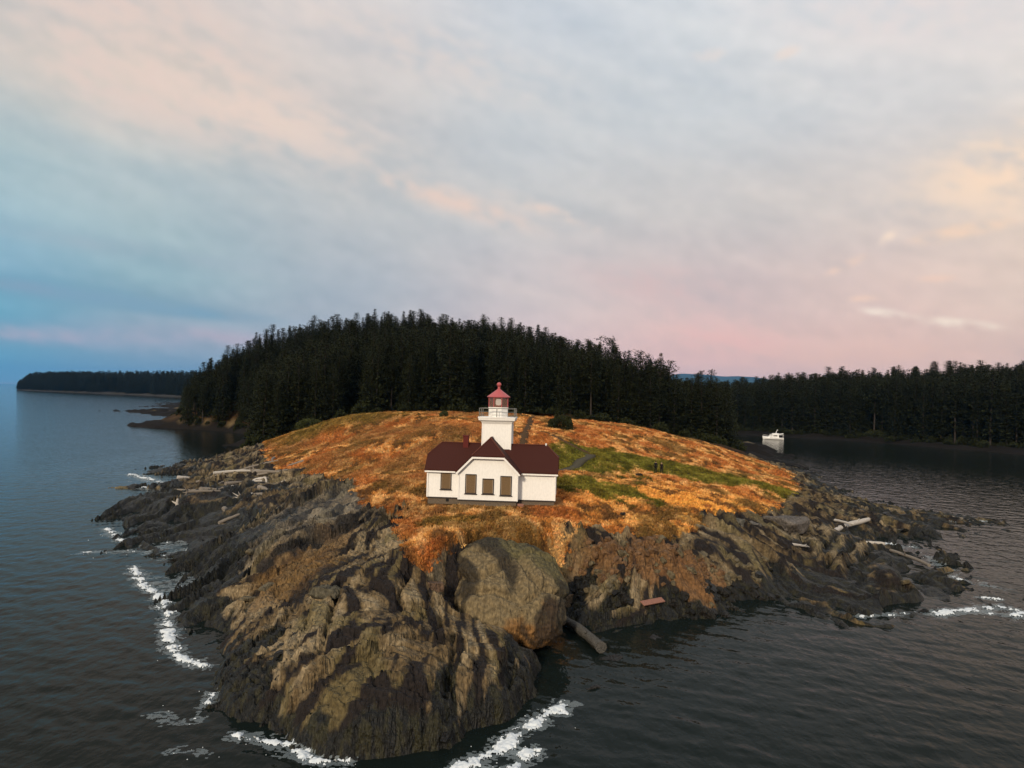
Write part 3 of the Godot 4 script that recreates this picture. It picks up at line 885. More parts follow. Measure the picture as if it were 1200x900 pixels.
func build_foam() -> void:
	var st := SurfaceTool.new()
	st.begin(Mesh.PRIMITIVE_TRIANGLES)
	st.set_smooth_group(0)
	var film := SurfaceTool.new()
	film.begin(Mesh.PRIMITIVE_TRIANGLES)
	film.set_smooth_group(0)
	var fo := FastNoiseLite.new()
	noise(fo, FastNoiseLite.TYPE_SIMPLEX, 0.9, 4, 91)
	var fc := FastNoiseLite.new()
	noise(fc, FastNoiseLite.TYPE_CELLULAR, 1.5, 1, 92)
	var fr := FastNoiseLite.new()
	noise(fr, FastNoiseLite.TYPE_SIMPLEX, 0.8, 4, 93)
	fr.fractal_type = FastNoiseLite.FRACTAL_RIDGED
	fc.cellular_return_type = FastNoiseLite.RETURN_DISTANCE2_SUB
	for s in SURF:
		var chain: Array = s[0]
		var w: float = s[1] * 0.8
		var x0 := 1e9; var x1 := -1e9; var z0 := 1e9; var z1 := -1e9
		for p in chain:
			x0 = minf(x0, p[0]); x1 = maxf(x1, p[0]); z0 = minf(z0, p[1]); z1 = maxf(z1, p[1])
		var step := 0.065 if z1 > -58.0 else (0.1 if z1 > -100.0 else (0.16 if z1 > -200.0 else 0.6))
		x0 -= 2.2 * w; z0 -= 2.2 * w
		var nx := int((x1 + 2.2 * w - x0) / step) + 1
		var nz := int((z1 + 2.2 * w - z0) / step) + 1
		var mask := PackedFloat32Array()
		mask.resize(nx * nz)
		for r in nz:
			for c in nx:
				var x := x0 + c * step
				var z := z0 + r * step
				var d := along(x, z, chain) / w
				if d > 2.2:
					mask[r * nx + c] = -1.0
					continue
				var wx := x + fo.get_noise_2d(x * 0.7, z * 0.7) * 0.7
				var wz := z + fo.get_noise_2d(z * 0.7 + 50.0, x * 0.7) * 0.7
				var lace := fc.get_noise_2d(wx, wz) + 1.0
				var body: float = s[2] * (1.25 - d * 0.9) - 0.6 + 0.75 * fo.get_noise_2d(x * 0.5, z * 0.5)
				mask[r * nx + c] = body + 0.3 * fr.get_noise_2d(wx, wz) - 0.62 * smoothstep(0.05, 0.3, lace) * smoothstep(1.25, 0.25, body)
		for r in nz - 1:
			for c in nx - 1:
				var i := r * nx + c
				var q := [mask[i], mask[i + 1], mask[i + nx], mask[i + nx + 1]]
				var most: float = maxf(maxf(q[0], q[1]), maxf(q[2], q[3]))
				if most <= -0.42: continue
				if ground(x0 + c * step, z0 + r * step) > 0.12: continue
				var white: bool = q[0] + q[1] + q[2] + q[3] > 0.25
				var p := []
				for k in 4:
					var x := x0 + (c + (k & 1)) * step
					var z := z0 + (r + (k >> 1)) * step
					var y := wave(x, z) + 0.012
					if white: y += 0.01 + clampf(q[k], -0.2, 0.7) * 0.18 + 0.06 * fo.get_noise_2d(x * 4.0, z * 4.0)
					y = maxf(y, minf(ground(x, z), 0.2) + 0.02)
					p.append(Vector3(x, y, z))
				for k in [0, 1, 2, 1, 3, 2]: (st if white else film).add_vertex(p[k])
	# loose flecks that have drifted off the breaking edge
	rng.seed = 15
	for s in SURF:
		var chain: Array = s[0]
		for k in int(9 * s[2]):
			var i := rng.randi() % (chain.size() - 1)
			var t := rng.randf()
			var x: float = lerpf(chain[i][0], chain[i + 1][0], t) + rng.randfn() * s[1] * 1.3
			var z: float = lerpf(chain[i][1], chain[i + 1][1], t) + rng.randfn() * s[1] * 1.3
			if ground(x, z) > 0.02: continue
			var r := rng.randf_range(0.012, 0.03) * (1.0 if z > -70.0 else 1.6)
			var y := wave(x, z)
			var c := Vector3(x, y + 0.035, z)
			for e in 6:
				var a0 := TAU * e / 6.0
				var a1 := TAU * (e + 1) / 6.0
				st.add_vertex(c)
				st.add_vertex(Vector3(x + cos(a0) * r * 1.6, y - 0.005, z + sin(a0) * r))
				st.add_vertex(Vector3(x + cos(a1) * r * 1.6, y - 0.005, z + sin(a1) * r))
	st.generate_normals()
	film.generate_normals()
	var o := Node3D.new()
	o.name = "sea_foam"
	add_child(o)
	tag(o, "white foam of waves breaking along the rocks", "foam", "", "stuff")
	part("crest", st.commit(), mats.foam, o).set_meta("kind", "stuff")
	part("wash", film.commit(), mats.wash, o).set_meta("kind", "stuff")

# ---------------------------------------------------------------- plants

func tuft(blades: int, tall: float, wide: float, sd: int) -> ArrayMesh:
	var r := RandomNumberGenerator.new()
	r.seed = sd
	var st := tool()
	for b in blades:
		var a := r.randf() * TAU
		var root := Vector3(cos(a), 0, sin(a)) * r.randf() * wide
		var out := Vector3(cos(a + r.randf_range(-0.8, 0.8)), 0, sin(a)) * r.randf_range(0.15, 0.75) * tall
		var tip := root + out + Vector3.UP * tall * r.randf_range(0.45, 1.0)
		var side := Vector3(-sin(a), 0, cos(a)) * r.randf_range(0.02, 0.045)
		var midp := root + out * 0.35 + Vector3.UP * (tip.y * 0.6)
		for p in [root - side, root + side, midp + side * 0.8, root - side, midp + side * 0.8, midp - side * 0.8, midp - side * 0.8, midp + side * 0.8, tip]:
			st.add_vertex(p - Vector3(0, 0.04, 0))
	return done(st)

func build_grass() -> void:
	rng.seed = 5
	var spots := []
	var tries := 0
	while spots.size() < 90000 and tries < 400000:
		tries += 1
		var z := -exp(rng.randf_range(log(50.0), log(205.0)))
		var x := rng.randf_range(-60, 62)
		if absf(x) > 10.0 - z * 0.42: continue
		var rim := fine_at(rims, x, z)
		if rim < 3.5:
			rim += n_mid.get_noise_2d(x * 0.6, z * 0.6) * 1.3 + n_fine.get_noise_2d(x, z) * 0.6 - 0.5
			if rim < 0.1: continue
		if x > -7.6 and x < 5.2 and z < -74.6 and z > -82.5: continue      # the house stands here
		if along(x, z, PATH) < 0.55 or along(x, z, TRACK) < 0.5: continue
		spots.append(Vector2(x, z))
	var sod := Node3D.new()
	sod.name = "dry_grass"
	add_child(sod)
	tag(sod, "orange and straw coloured dry grass covering the meadow", "grass", "", "stuff")
	for k in 3:
		var mm := MultiMesh.new()
		mm.transform_format = MultiMesh.TRANSFORM_3D
		mm.use_colors = true
		mm.mesh = tuft(12, 0.2 + 0.05 * k, 0.2, 50 + k)
		var mine := []
		for i in range(k, spots.size(), 3): mine.append(spots[i])
		mm.instance_count = mine.size()
		for i in mine.size():
			var p: Vector2 = mine[i]
			var c := sward(p.x, p.y)
			var green: bool = c.g > c.r * 0.95
			var s := rng.randf_range(0.55, 1.15) * (0.45 if green else 1.0) * (1.0 - p.y * 0.0022)
			mm.set_instance_transform(i, Transform3D(Basis(Vector3.UP, rng.randf() * TAU) * Basis.from_scale(Vector3(s, s * rng.randf_range(0.7, 1.2), s)), Vector3(p.x, fine_at(heights, p.x, p.y), p.y)))
			var v := rng.randf_range(0.72, 1.38)
			mm.set_instance_color(i, Color(c.r * v, c.g * v * rng.randf_range(0.93, 1.08), c.b * v))
		var o := MultiMeshInstance3D.new()
		o.multimesh = mm
		o.material_override = mats.grass
		o.name = "tufts"
		o.set_meta("kind", "stuff")
		sod.add_child(o, true)

const PATH := [[4.0, -100.5], [12.4, -128.0], [7.0, -142.5]]
const TRACK := [[1.4, -122.0], [2.2, -136.0], [2.9, -150.0], [3.4, -165.0], [4.2, -180.0], [5.4, -199.0]]

# one needle-bearing tree; lean blows the crown to one side
func conifer(h: float, base: float, wide: float, ragged: float, flat: float, lean: float, sd: int) -> Array:
	var r := RandomNumberGenerator.new()
	r.seed = sd
	var tr := SurfaceTool.new()
	tr.begin(Mesh.PRIMITIVE_TRIANGLES)
	var pts := []
	var rad := []
	for k in 7:
		var t := k / 6.0
		pts.append(Vector3(lean * h * t * t * 0.25 + r.randf_range(-0.1, 0.1) * t, h * t * 0.985 - (0.8 if k == 0 else 0.0), r.randf_range(-0.1, 0.1) * t))
		rad.append(maxf(0.03, h * 0.014 * (1.15 - t)))
	rng.seed = sd
	tube(tr, pts, rad, 7, true, 0.08)
	var st := tool()
	var y := base * h
	while y < h * 0.985:
		var t := (y - base * h) / (h - base * h)
		var reach := wide * (pow(1.0 - t, lerpf(0.85, 0.4, flat)) * (0.5 + 0.5 * minf(1.0, t * 4.0 + 0.35)))
		var ct := y / h
		var centre := Vector3(lean * h * ct * ct * 0.25, y, 0)
		var count := 6 if t < 0.75 else 5
		var turn := r.randf() * TAU
		for b in count:
			if r.randf() < 0.16 * ragged: continue
			var a := turn + TAU * b / count + r.randf_range(-0.4, 0.4)
			var dir := Vector3(cos(a), 0, sin(a))
			var len := reach * r.randf_range(1.0 - 0.55 * ragged, 1.0 + 0.35 * ragged)
			len *= 1.0 + lean * 1.3 * dir.x
			len = maxf(len, 0.35)
			var rise := lerpf(-0.22, 0.45, t) + r.randf_range(-0.15, 0.15)
			var tip := centre + dir * len + Vector3.UP * len * rise
			# limb
			if len > 1.4:
				tr.set_normal(Vector3.UP)
				var sd2 := Vector3(-dir.z, 0, dir.x) * 0.05
				for p in [centre - sd2, centre + sd2, tip]: tr.add_vertex(p)
			var n := int(3.0 + len * 4.0)
			for k in n:
				var f := (k + r.randf_range(0.2, 1.0)) / n
				var p := centre.lerp(tip, f) + Vector3(r.randf_range(-1, 1), r.randf_range(-0.5, 0.35), r.randf_range(-1, 1)) * 0.28 * (0.5 + len * 0.18)
				var out := (dir * r.randf_range(0.3, 1.0) + Vector3(r.randf_range(-0.8, 0.8), r.randf_range(-0.5, 0.35), r.randf_range(-0.8, 0.8))).normalized()
				var l := r.randf_range(0.55, 1.2) * (0.55 + 0.45 * (1.0 - t))
				var side := out.cross(Vector3(r.randf_range(-0.5, 0.5), 1, r.randf_range(-0.5, 0.5))).normalized() * l * r.randf_range(0.2, 0.38)
				var v := r.randf_range(0.75, 1.3)
				st.set_color(Color(0.023 * v, 0.0265 * v, 0.0115 * v))
				for q in [p, p + out * l * 0.5 + side, p + out * l, p, p + out * l, p + out * l * 0.5 - side]: st.add_vertex(q)
		y += lerpf(0.62, 0.3, t) * r.randf_range(0.7, 1.3) * (h / 24.0 * 0.5 + 0.5)
	st.generate_normals()
	return [tr.commit(), st.commit()]

func bush(size: Vector3, n: int, sd: int, c: Color, leaf := 0.22) -> ArrayMesh:
	var r := RandomNumberGenerator.new()
	r.seed = sd
	var st := tool()
	for k in n:
		var d := Vector3(r.randf_range(-1, 1), r.randf_range(-0.25, 1), r.randf_range(-1, 1)).normalized()
		var lump := 1.0 + 0.35 * n_mid.get_noise_3d(d.x * 5.0 + sd, d.y * 5.0, d.z * 5.0)
		var p := d * size * lump * pow(r.randf_range(0.35, 1.0), 0.4)
		var out := (d + Vector3(r.randf_range(-1, 1), r.randf_range(-1, 1), r.randf_range(-1, 1)) * 0.7).normalized()
		var side := out.cross(Vector3(r.randf_range(-1, 1), r.randf_range(-1, 1), r.randf_range(-1, 1)).normalized()).normalized() * leaf * 0.4
		var v := r.randf_range(0.7, 1.35)
		st.set_color(Color(c.r * v, c.g * v, c.b * v))
		for q in [p, p + out * leaf * 0.5 + side, p + out * leaf, p, p + out * leaf, p + out * leaf * 0.5 - side]: st.add_vertex(q)
	return done(st)

func crown_tree(proto: Array, at: Vector3, s: float, turn: float, label: String, group: String, called := "fir_tree") -> Node3D:
	var o := thing(called, label, "tree", at, turn, group)
	o.scale = Vector3(s, s, s)
	part("trunk", proto[0], mats.bark, o)
	part("crown", proto[1], mats.needles, o)
	return o

func build_trees() -> void:
	var kinds := [conifer(25, 0.08, 4.8, 0.6, 0.15, 0.0, 11), conifer(25, 0.1, 5.3, 0.8, 0.7, 0.05, 12), conifer(22, 0.06, 5.4, 0.6, 0.6, -0.05, 13), conifer(26, 0.14, 5.0, 0.9, 0.8, 0.1, 14),
		conifer(24, 0.05, 4.8, 0.5, 0.1, 0.0, 15), conifer(23, 0.1, 6.0, 0.9, 1.0, 0.12, 16), conifer(24, 0.42, 4.6, 0.8, 0.8, 0.06, 17)]
	rng.seed = 21
	var near := []
	var rest := []
	var grid := {}
	var tries := 0
	while tries < 42000:
		tries += 1
		var z := -rng.randf_range(196.0, 640.0)
		var x := rng.randf_range(-330.0, 420.0)
		if absf(x) > 30.0 - z * 0.66: continue
		var g := far_at(x, z)
		if g < 1.3 + rng.randf() * 0.7: continue
		var edge := lerpf(204.0, 214.0, clampf((x + 30.0) / 60.0, 0, 1)) + n_low.get_noise_2d(x * 1.5, 0.0) * 10.0
		if x > -62.0 and x < 64.0 and -z < edge: continue
		if x > 40.0 and x < 64.0 and -z < 226.0: continue
		if x <= -62.0 and -z < 236.0: continue
		var bearing := x / -z
		if bearing > 0.262 and z > -388.0 and bearing < 0.36: continue
		if z < -430.0 and rng.randf() < 0.35: continue
		var gap := 3.7 if z > -300.0 else 4.6
		var key := Vector2i(int(floorf(x / gap)), int(floorf(z / gap)))
		if grid.has(key): continue
		grid[key] = true
		var s := rng.randf_range(0.64, 0.92)
		if bearing < -0.398 and z > -900.0: continue
		s *= lerpf(0.62, 1.0, smoothstep(-0.405, -0.34, bearing)) * lerpf(1.0, 1.02, smoothstep(0.07, 0.16, bearing) * (1.0 - smoothstep(0.3, 0.36, bearing)))
		if -z < edge + 8.0: s *= rng.randf_range(0.72, 1.0)
		if x > 100.0 : s *= 1.3
		if bearing > 0.17 and bearing < 0.33: s *= lerpf(1.0, 0.92, smoothstep(0.17, 0.24, bearing) * (1.0 - smoothstep(0.29, 0.33, bearing)))
		var k := rng.randi() % 7
		var in_front: bool = (x < 70.0 and x > -62.0 and -z < edge + 22.0) or (x <= -62.0 and g < 9.0 and z > -420.0) or (x > 70.0 and g < 3.6)
		var e := [Vector3(x, ground(x, z) - 0.2, z), s, rng.randf() * TAU, k]
		if in_front: near.append(e)
		else: rest.append(e)
	near.sort_custom(func(a, b): return a[0].z > b[0].z)
	for i in near.size():
		var e: Array = near[i]
		if i >= 290:
			rest.append(e)
			continue
		var x: float = e[0].x
		var size: String = "tall" if e[1] > 0.8 else ("short" if e[1] < 0.6 else "middling")
		var habit: String = ["pointed", "full", "broad", "ragged", "squat", "flat-topped", "bare-stemmed"][e[3]]
		var where := "on the wooded shore across the cove"
		var group := "conifers across the cove"
		if x < -62.0:
			where = "above the rocky shore of the left bay"
			group = "conifers above the left bay"
		elif x <= 70.0:
			group = "conifers along the forest edge"
			where = "at the forest edge left of the meadow crest" if x < -22.0 else ("at the forest edge straight behind the tower" if x < 8.0 else ("at the forest edge behind the round bush" if x < 28.0 else "at the forest edge above the red grass slope"))
		elif x < 150.0: where = "on the shore behind the white boat"
		crown_tree(kinds[e[3]], e[0], e[1], e[2], "%s %s dark conifer %s" % [size, habit, where], group)
	print("trees ", near.size(), " + ", rest.size())
	var wood := Node3D.new()
	wood.name = "forest"
	add_child(wood)
	tag(wood, "dense dark conifer forest covering the hill behind the lighthouse", "forest", "", "stuff")
	for k in 7:
		var mine := rest.filter(func(e): return e[3] == k)
		for half in 2:
			var mm := MultiMesh.new()
			mm.transform_format = MultiMesh.TRANSFORM_3D
			mm.mesh = kinds[k][half]
			mm.instance_count = mine.size()
			for i in mine.size():
				var e: Array = mine[i]
				mm.set_instance_transform(i, Transform3D(Basis(Vector3.UP, e[2]) * Basis.from_scale(Vector3.ONE * e[1]), e[0]))
			var o := MultiMeshInstance3D.new()
			o.multimesh = mm
			o.material_override = mats.bark if half == 0 else mats.needles
			o.name = "trunks" if half == 0 else "crowns"
			o.set_meta("kind", "stuff")
			wood.add_child(o, true)
	var scrub := MultiMesh.new()
	scrub.transform_format = MultiMesh.TRANSFORM_3D
	scrub.mesh = bush(Vector3(1.7, 1.9, 1.7), 700, 71, Color(0.024, 0.028, 0.012), 0.4)
	var beds := []
	for e in near + rest:
		var p: Vector3 = e[0]
		if p.z < -470.0: continue
		if p.x > -62.0 and p.x < 70.0 and p.z < -245.0: continue
		for k in 2:
			var q := p + Vector3(rng.randf_range(-3.5, 3.5), 0, rng.randf_range(-2.0, 3.0))
			q.y = ground(q.x, q.z)
			if q.y < 1.0: continue
			var s := rng.randf_range(0.6, 1.5)
			beds.append(Transform3D(Basis(Vector3.UP, rng.randf() * TAU) * Basis.from_scale(Vector3(s, s * rng.randf_range(0.6, 1.2), s)), q))
	scrub.instance_count = beds.size()
	for i in beds.size(): scrub.set_instance_transform(i, beds[i])
	var so := MultiMeshInstance3D.new()
	so.multimesh = scrub
	so.material_override = mats.needles
	so.name = "undergrowth"
	add_child(so)
	tag(so, "dark undergrowth along the foot of the forest and the wooded shores", "undergrowth", "", "stuff")
	# a windswept tree that stands out on the skyline
	var blown := conifer(21, 0.8, 3.6, 1.0, 0.95, -0.75, 31)
	var bp := Vector3(41.5, 0, -308.0)
	bp.y = ground(bp.x, bp.z) - 0.2
	crown_tree(blown, bp, 1.3, 0.2, "windswept tree with a flat flagged crown above the forest skyline", "", "windswept_tree")
	# bushes
	var sp := Vector3(10.2, 0, -168.0)
	sp.y = ground(sp.x, sp.z)
	var b := thing("bush", "dark rounded evergreen bush at the top of the meadow beside the worn path", "bush", sp)
	part("foliage", bush(Vector3(2.5, 2.6, 2.2), 5200, 61, Color(0.028, 0.032, 0.014), 0.34), mats.needles, b)
	sp = Vector3(-14.5, 0, -178.0)
	sp.y = ground(sp.x, sp.z)
	b = thing("bush", "small dark bush in the meadow just left of the lighthouse tower", "bush", sp)
	part("foliage", bush(Vector3(0.9, 1.2, 0.9), 900, 62, Color(0.05, 0.056, 0.022), 0.3), mats.needles, b)
	sp = Vector3(-48.0, 0, -196.0)
	sp.y = ground(sp.x, sp.z)
	b = thing("bush", "dark spreading bush at the left end of the meadow by the bay", "bush", sp)
	part("foliage", bush(Vector3(3.0, 1.9, 2.4), 2600, 63, Color(0.05, 0.058, 0.022), 0.36), mats.needles, b)
	# the far point of the island, a couple of kilometres off
	var far_land := PackedVector2Array([Vector2(-1400, -2330), Vector2(-1250, -2080), Vector2(-1000, -1840), Vector2(-760, -1640), Vector2(-560, -1420), Vector2(-300, -1000), Vector2(-200, -800), Vector2(100, -900), Vector2(-200, -1700), Vector2(-700, -2200), Vector2(-1300, -2400)])
	var st := SurfaceTool.new()
	st.begin(Mesh.PRIMITIVE_TRIANGLES)
	var mid := Vector2.ZERO
	for p in far_land: mid += p / far_land.size()
	for i in far_land.size():
		var p: Vector2 = far_land[i]
		var q: Vector2 = far_land[(i + 1) % far_land.size()]
		var p2 := p.lerp(mid, 0.02)
		var q2 := q.lerp(mid, 0.02)
		for t in [[Vector3(p.x, -0.5, p.y), Vector3(q.x, -0.5, q.y), Vector3(q2.x, 2, q2.y)], [Vector3(p.x, -0.5, p.y), Vector3(q2.x, 2, q2.y), Vector3(p2.x, 2, p2.y)], [Vector3(p2.x, 2, p2.y), Vector3(q2.x, 2, q2.y), Vector3(mid.x, 12, mid.y)]]:
			face(st, t, Vector3(mid.x, -50, mid.y))
	st.generate_normals()
	var fl := part("far_headland", st.commit(), mats.far_rock, self)
	tag(fl, "low far point of the island on the horizon at left", "", "", "structure")
	var mm := MultiMesh.new()
	mm.transform_format = MultiMesh.TRANSFORM_3D
	mm.mesh = kinds[1][1]
	var ms := []
	while ms.size() < 2600:
		var p := Vector2(rng.randf_range(-1400, 0), rng.randf_range(-2400, -800))
		var inner := PackedVector2Array()
		if not Geometry2D.is_point_in_polygon(p, far_land): continue
		var dd := 1e9
		for i in 8:
			var c := Geometry2D.get_closest_point_to_segment(p, far_land[i], far_land[i + 1] if i < 10 else far_land[0])
			dd = minf(dd, c.distance_to(p))
		if dd < 1.0 or dd > 150.0: continue
		var s := rng.randf_range(1.3, 1.75) * clampf(0.5 + dd / 60.0, 0.55, 1.0)
		ms.append(Transform3D(Basis(Vector3.UP, rng.randf() * TAU) * Basis.from_scale(Vector3(s * 1.25, s, s * 1.25)), Vector3(p.x, clampf(dd * 0.12, 0.5, 9.0), p.y)))
	mm.instance_count = ms.size()
	for i in ms.size(): mm.set_instance_transform(i, ms[i])
	var fo := MultiMeshInstance3D.new()
	fo.multimesh = mm
	fo.material_override = mats.needles
	fo.name = "far_wood"
	add_child(fo)
	tag(fo, "far wood along the low point on the left horizon", "wood", "", "stuff")

# ---------------------------------------------------------------- the lighthouse

func window_at(h: Node3D, x: float, y: float, z: float, w: float, t: float) -> void:
	var o := part("window", box_mesh(Vector3(w - 0.1, t - 0.1, 0.05), Vector3(x, y, z + 0.005), 0.004), mats.board, h)
	var st := tool()
	for s in [-1.0, 1.0]:
		cbox(st, Transform3D(Basis(), Vector3(x + s * (w * 0.5 - 0.035), y, z + 0.03)), Vector3(0.09, t + 0.06, 0.09), 0.01)
		cbox(st, Transform3D(Basis(), Vector3(x, y + s * (t * 0.5 - 0.01), z + 0.032)), Vector3(w - 0.12, 0.09, 0.086), 0.01)
	part("frame", done(st), mats.dark_trim, o)
	for s in [-1.0, 1.0]:
		part("stop", box_mesh(Vector3(0.04, t - 0.1, 0.03), Vector3(x + s * (w * 0.5 - 0.1), y, z + 0.035), 0.004), mats.old_wood, o)
	part("sill", box_mesh(Vector3(w + 0.16, 0.06, 0.16), Vector3(x, y - t * 0.5 - 0.06, z + 0.06), 0.01), mats.dark_trim, o)

func build_house() -> void:
	var at := Vector3(-1.95, 6.38, -75.2)
	var h := thing("lighthouse", "white wooden lighthouse with dark red hipped roofs and a short square tower", "lighthouse", at, deg_to_rad(-4.0))
	# footing
	for f in [[-4.24, -3.8, 3.0, 4.9], [0.0, -3.6, 5.22, 7.1], [4.4, -3.8, 3.3, 4.9]]:
		var ft := part("foundation", box_mesh(Vector3(f[2], 1.35, f[3]), Vector3(f[0], -0.27, f[1]), 0.02), mats.concrete, h)
		if f[0] < -1.0: part("vent", box_mesh(Vector3(0.28, 0.26, 0.03), Vector3(f[0] + 0.35, 0.13, f[1] + f[3] * 0.5 + 0.01), 0.004), mats.black, ft)
	# walls: left wing, middle block, right wing
	var y0 := 0.4
	var ye := 3.12
	for w in [[-5.76, -2.69], [2.69, 6.06]]:
		var end: float = w[0] if w[0] < 0 else w[1]
		var st := tool()
		slab(st, [Vector3(w[0], y0, -1.3), Vector3(w[1], y0, -1.3), Vector3(w[1], ye, -1.3), Vector3(w[0], ye, -1.3)], Vector3(0, 0, -0.16))
		slab(st, [Vector3(w[0], y0, -6.3), Vector3(w[1], y0, -6.3), Vector3(w[1], ye, -6.3), Vector3(w[0], ye, -6.3)], Vector3(0, 0, 0.16))
		var inn := Vector3(0.16 if end < 0 else -0.16, 0, 0)
		slab(st, [Vector3(end, y0, -1.463), Vector3(end, y0, -6.137), Vector3(end, ye, -6.137), Vector3(end, 4.25, -4.95), Vector3(end, 4.25, -2.65), Vector3(end, ye, -1.463)], inn)
		part("wall", done(st), mats.siding, h)
		# corner boards stand a little proud
		for z in [-1.26, -6.34]:
			part("corner_board", box_mesh(Vector3(0.14, ye - y0, 0.14), Vector3(end + (0.02 if end > 0 else -0.02), (y0 + ye) * 0.5, z), 0.01), mats.white_trim, h)
	var st := tool()
	var gx := 2.68
	slab(st, [Vector3(-gx, y0, 0), Vector3(gx, y0, 0), Vector3(gx, ye, 0), Vector3(1.34, 4.46, 0), Vector3(-1.34, 4.46, 0), Vector3(-gx, ye, 0)], Vector3(0, 0, -0.16))
	part("wall", done(st), mats.siding, h)
	for s in [-1.0, 1.0]:
		for zz in [[-0.163, -1.3], [-6.3, -7.1]]:
			st = tool()
			slab(st, [Vector3(s * gx, y0, zz[0]), Vector3(s * gx, y0, zz[1]), Vector3(s * gx, ye, zz[1]), Vector3(s * gx, ye, zz[0])], Vector3(-s * 0.16, 0, 0))
			part("wall", done(st), mats.siding, h)
	st = tool()
	slab(st, [Vector3(-gx, y0, -7.2), Vector3(gx, y0, -7.2), Vector3(gx, ye, -7.2), Vector3(1.34, 4.46, -7.2), Vector3(-1.34, 4.46, -7.2), Vector3(-gx, ye, -7.2)], Vector3(0, 0, 0.1))
	part("wall", done(st), mats.siding, h)
	for s in [-1.0, 1.0]:
		part("corner_board", box_mesh(Vector3(0.13, ye - y0, 0.13), Vector3(s * (gx + 0.01), (y0 + ye) * 0.5, 0.01), 0.01), mats.white_trim, h)
	for b in [[0.0, -0.03, gx * 2 + 0.1], [-4.3, -1.33, 3.1], [4.45, -1.33, 3.4]]:
		part("skirt_board", box_mesh(Vector3(b[2], 0.12, 0.14), Vector3(b[0], y0 - 0.05, b[1]), 0.01), mats.dark_trim, h)
	# windows: three in the gable wall, one in the left wing
	window_at(h, -1.57, 1.85, 0.0, 1.02, 1.72)
	window_at(h, 0.02, 1.68, 0.0, 1.04, 1.34)
	window_at(h, 1.65, 1.78, 0.0, 1.04, 1.72)
	window_at(h, -4.05, 1.98, -1.3, 1.0, 1.66)
	# roof of the wings: ridge along x, ends clipped
	var roof := Node3D.new()
	roof.name = "roof"
	h.add_child(roof)
	var xl := -6.05
	var xr := 6.36
	var ze := -0.95
	var zb := -6.65
	var zr := -3.8
	var yr := 5.36
	var ev := 3.0
	var yc := 4.25      # height of the clip
	var tc := (yc - ev) / (yr - ev)
	var zf := lerpf(ze, zr, tc)
	var zk := lerpf(zb, zr, tc)
	var run := 1.15
	var th := Vector3(0, -0.13, 0)
	for g in [["roof_plane", [Vector3(xl, ev, ze), Vector3(xr, ev, ze), Vector3(xr, yc, zf), Vector3(xr - run, yr, zr), Vector3(xl + run, yr, zr), Vector3(xl, yc, zf)]],
			["roof_plane", [Vector3(xl, ev, zb), Vector3(xr, ev, zb), Vector3(xr, yc, zk), Vector3(xr - run, yr, zr), Vector3(xl + run, yr, zr), Vector3(xl, yc, zk)]],
			["roof_plane", [Vector3(xl, yc, zf), Vector3(xl, yc, zk), Vector3(xl + run, yr, zr)]],
			["roof_plane", [Vector3(xr, yc, zf), Vector3(xr, yc, zk), Vector3(xr - run, yr, zr)]]]:
		st = tool()
		slab(st, g[1], th)
		part(g[0], done(st), mats.roof, roof)
	# roof of the middle block: ridge along z, front clipped
	var hw := 2.98
	var ym := 6.02
	var ym2 := 4.5
	var wc := hw * (ym - ym2) / (ym - ev + 0.02)
	var fz := 0.42
	var rz := -1.45
	var bz := -7.4
	for s in [-1.0, 1.0]:
		st = tool()
		slab(st, [Vector3(s * hw, ev - 0.02, fz), Vector3(s * wc, ym2, fz), Vector3(0, ym, rz), Vector3(0, ym, bz), Vector3(s * hw, ev - 0.02, bz)], Vector3(0, -0.14, 0))
		part("roof_plane", done(st), mats.roof, roof)
	st = tool()
	slab(st, [Vector3(-wc, ym2, fz), Vector3(wc, ym2, fz), Vector3(0, ym, rz)], Vector3(0, -0.14, 0))
	part("roof_plane", done(st), mats.roof, roof)
	st = tool()
	bar(st, Vector3(0, ym + 0.03, rz), Vector3(0, ym + 0.03, -3.2), 0.16, 0.06)
	bar(st, Vector3(xl + run, yr + 0.03, zr), Vector3(-1.0, yr + 0.03, zr), 0.16, 0.06)
	bar(st, Vector3(1.5, yr + 0.03, zr), Vector3(xr - run, yr + 0.03, zr), 0.16, 0.06)
	for s in [-1.0, 1.0]: bar(st, Vector3(s * wc, ym2 + 0.02, fz), Vector3(0, ym + 0.02, rz), 0.12, 0.05)
	bar(st, Vector3(xl, yc + 0.02, zf), Vector3(xl + run, yr + 0.02, zr), 0.1, 0.05)
	bar(st, Vector3(xr, yc + 0.02, zf), Vector3(xr - run, yr + 0.02, zr), 0.1, 0.05)
	part("ridge_cap", done(st), mats.roof_cap, roof)
	# white verge boards and eaves boards
	st = tool()
	for s in [-1.0, 1.0]:
		bar(st, Vector3(s * (hw - 0.08), ev - 0.24, fz - 0.03), Vector3(s * (wc - 0.05), ym2 - 0.24, fz - 0.03), 0.05, 0.17)
	bar(st, Vector3(-wc, ym2 - 0.235, fz - 0.032), Vector3(wc, ym2 - 0.235, fz - 0.032), 0.05, 0.17)
	bar(st, Vector3(xl + 0.02, ev - 0.22, ze - 0.04), Vector3(-hw, ev - 0.22, ze - 0.04), 0.05, 0.15)
	bar(st, Vector3(hw, ev - 0.22, ze - 0.04), Vector3(xr - 0.02, ev - 0.22, ze - 0.04), 0.05, 0.15)
	part("verge_board", done(st), mats.white_trim, h)
	# chimney on the left wing
	var ch := part("chimney", box_mesh(Vector3(0.52, 1.5, 0.52), Vector3(-2.55, 5.28, -3.55), 0.02), mats.brick, h)
	part("chimney_cap", box_mesh(Vector3(0.62, 0.1, 0.62), Vector3(-2.55, 6.06, -3.55), 0.02), mats.brick, ch)
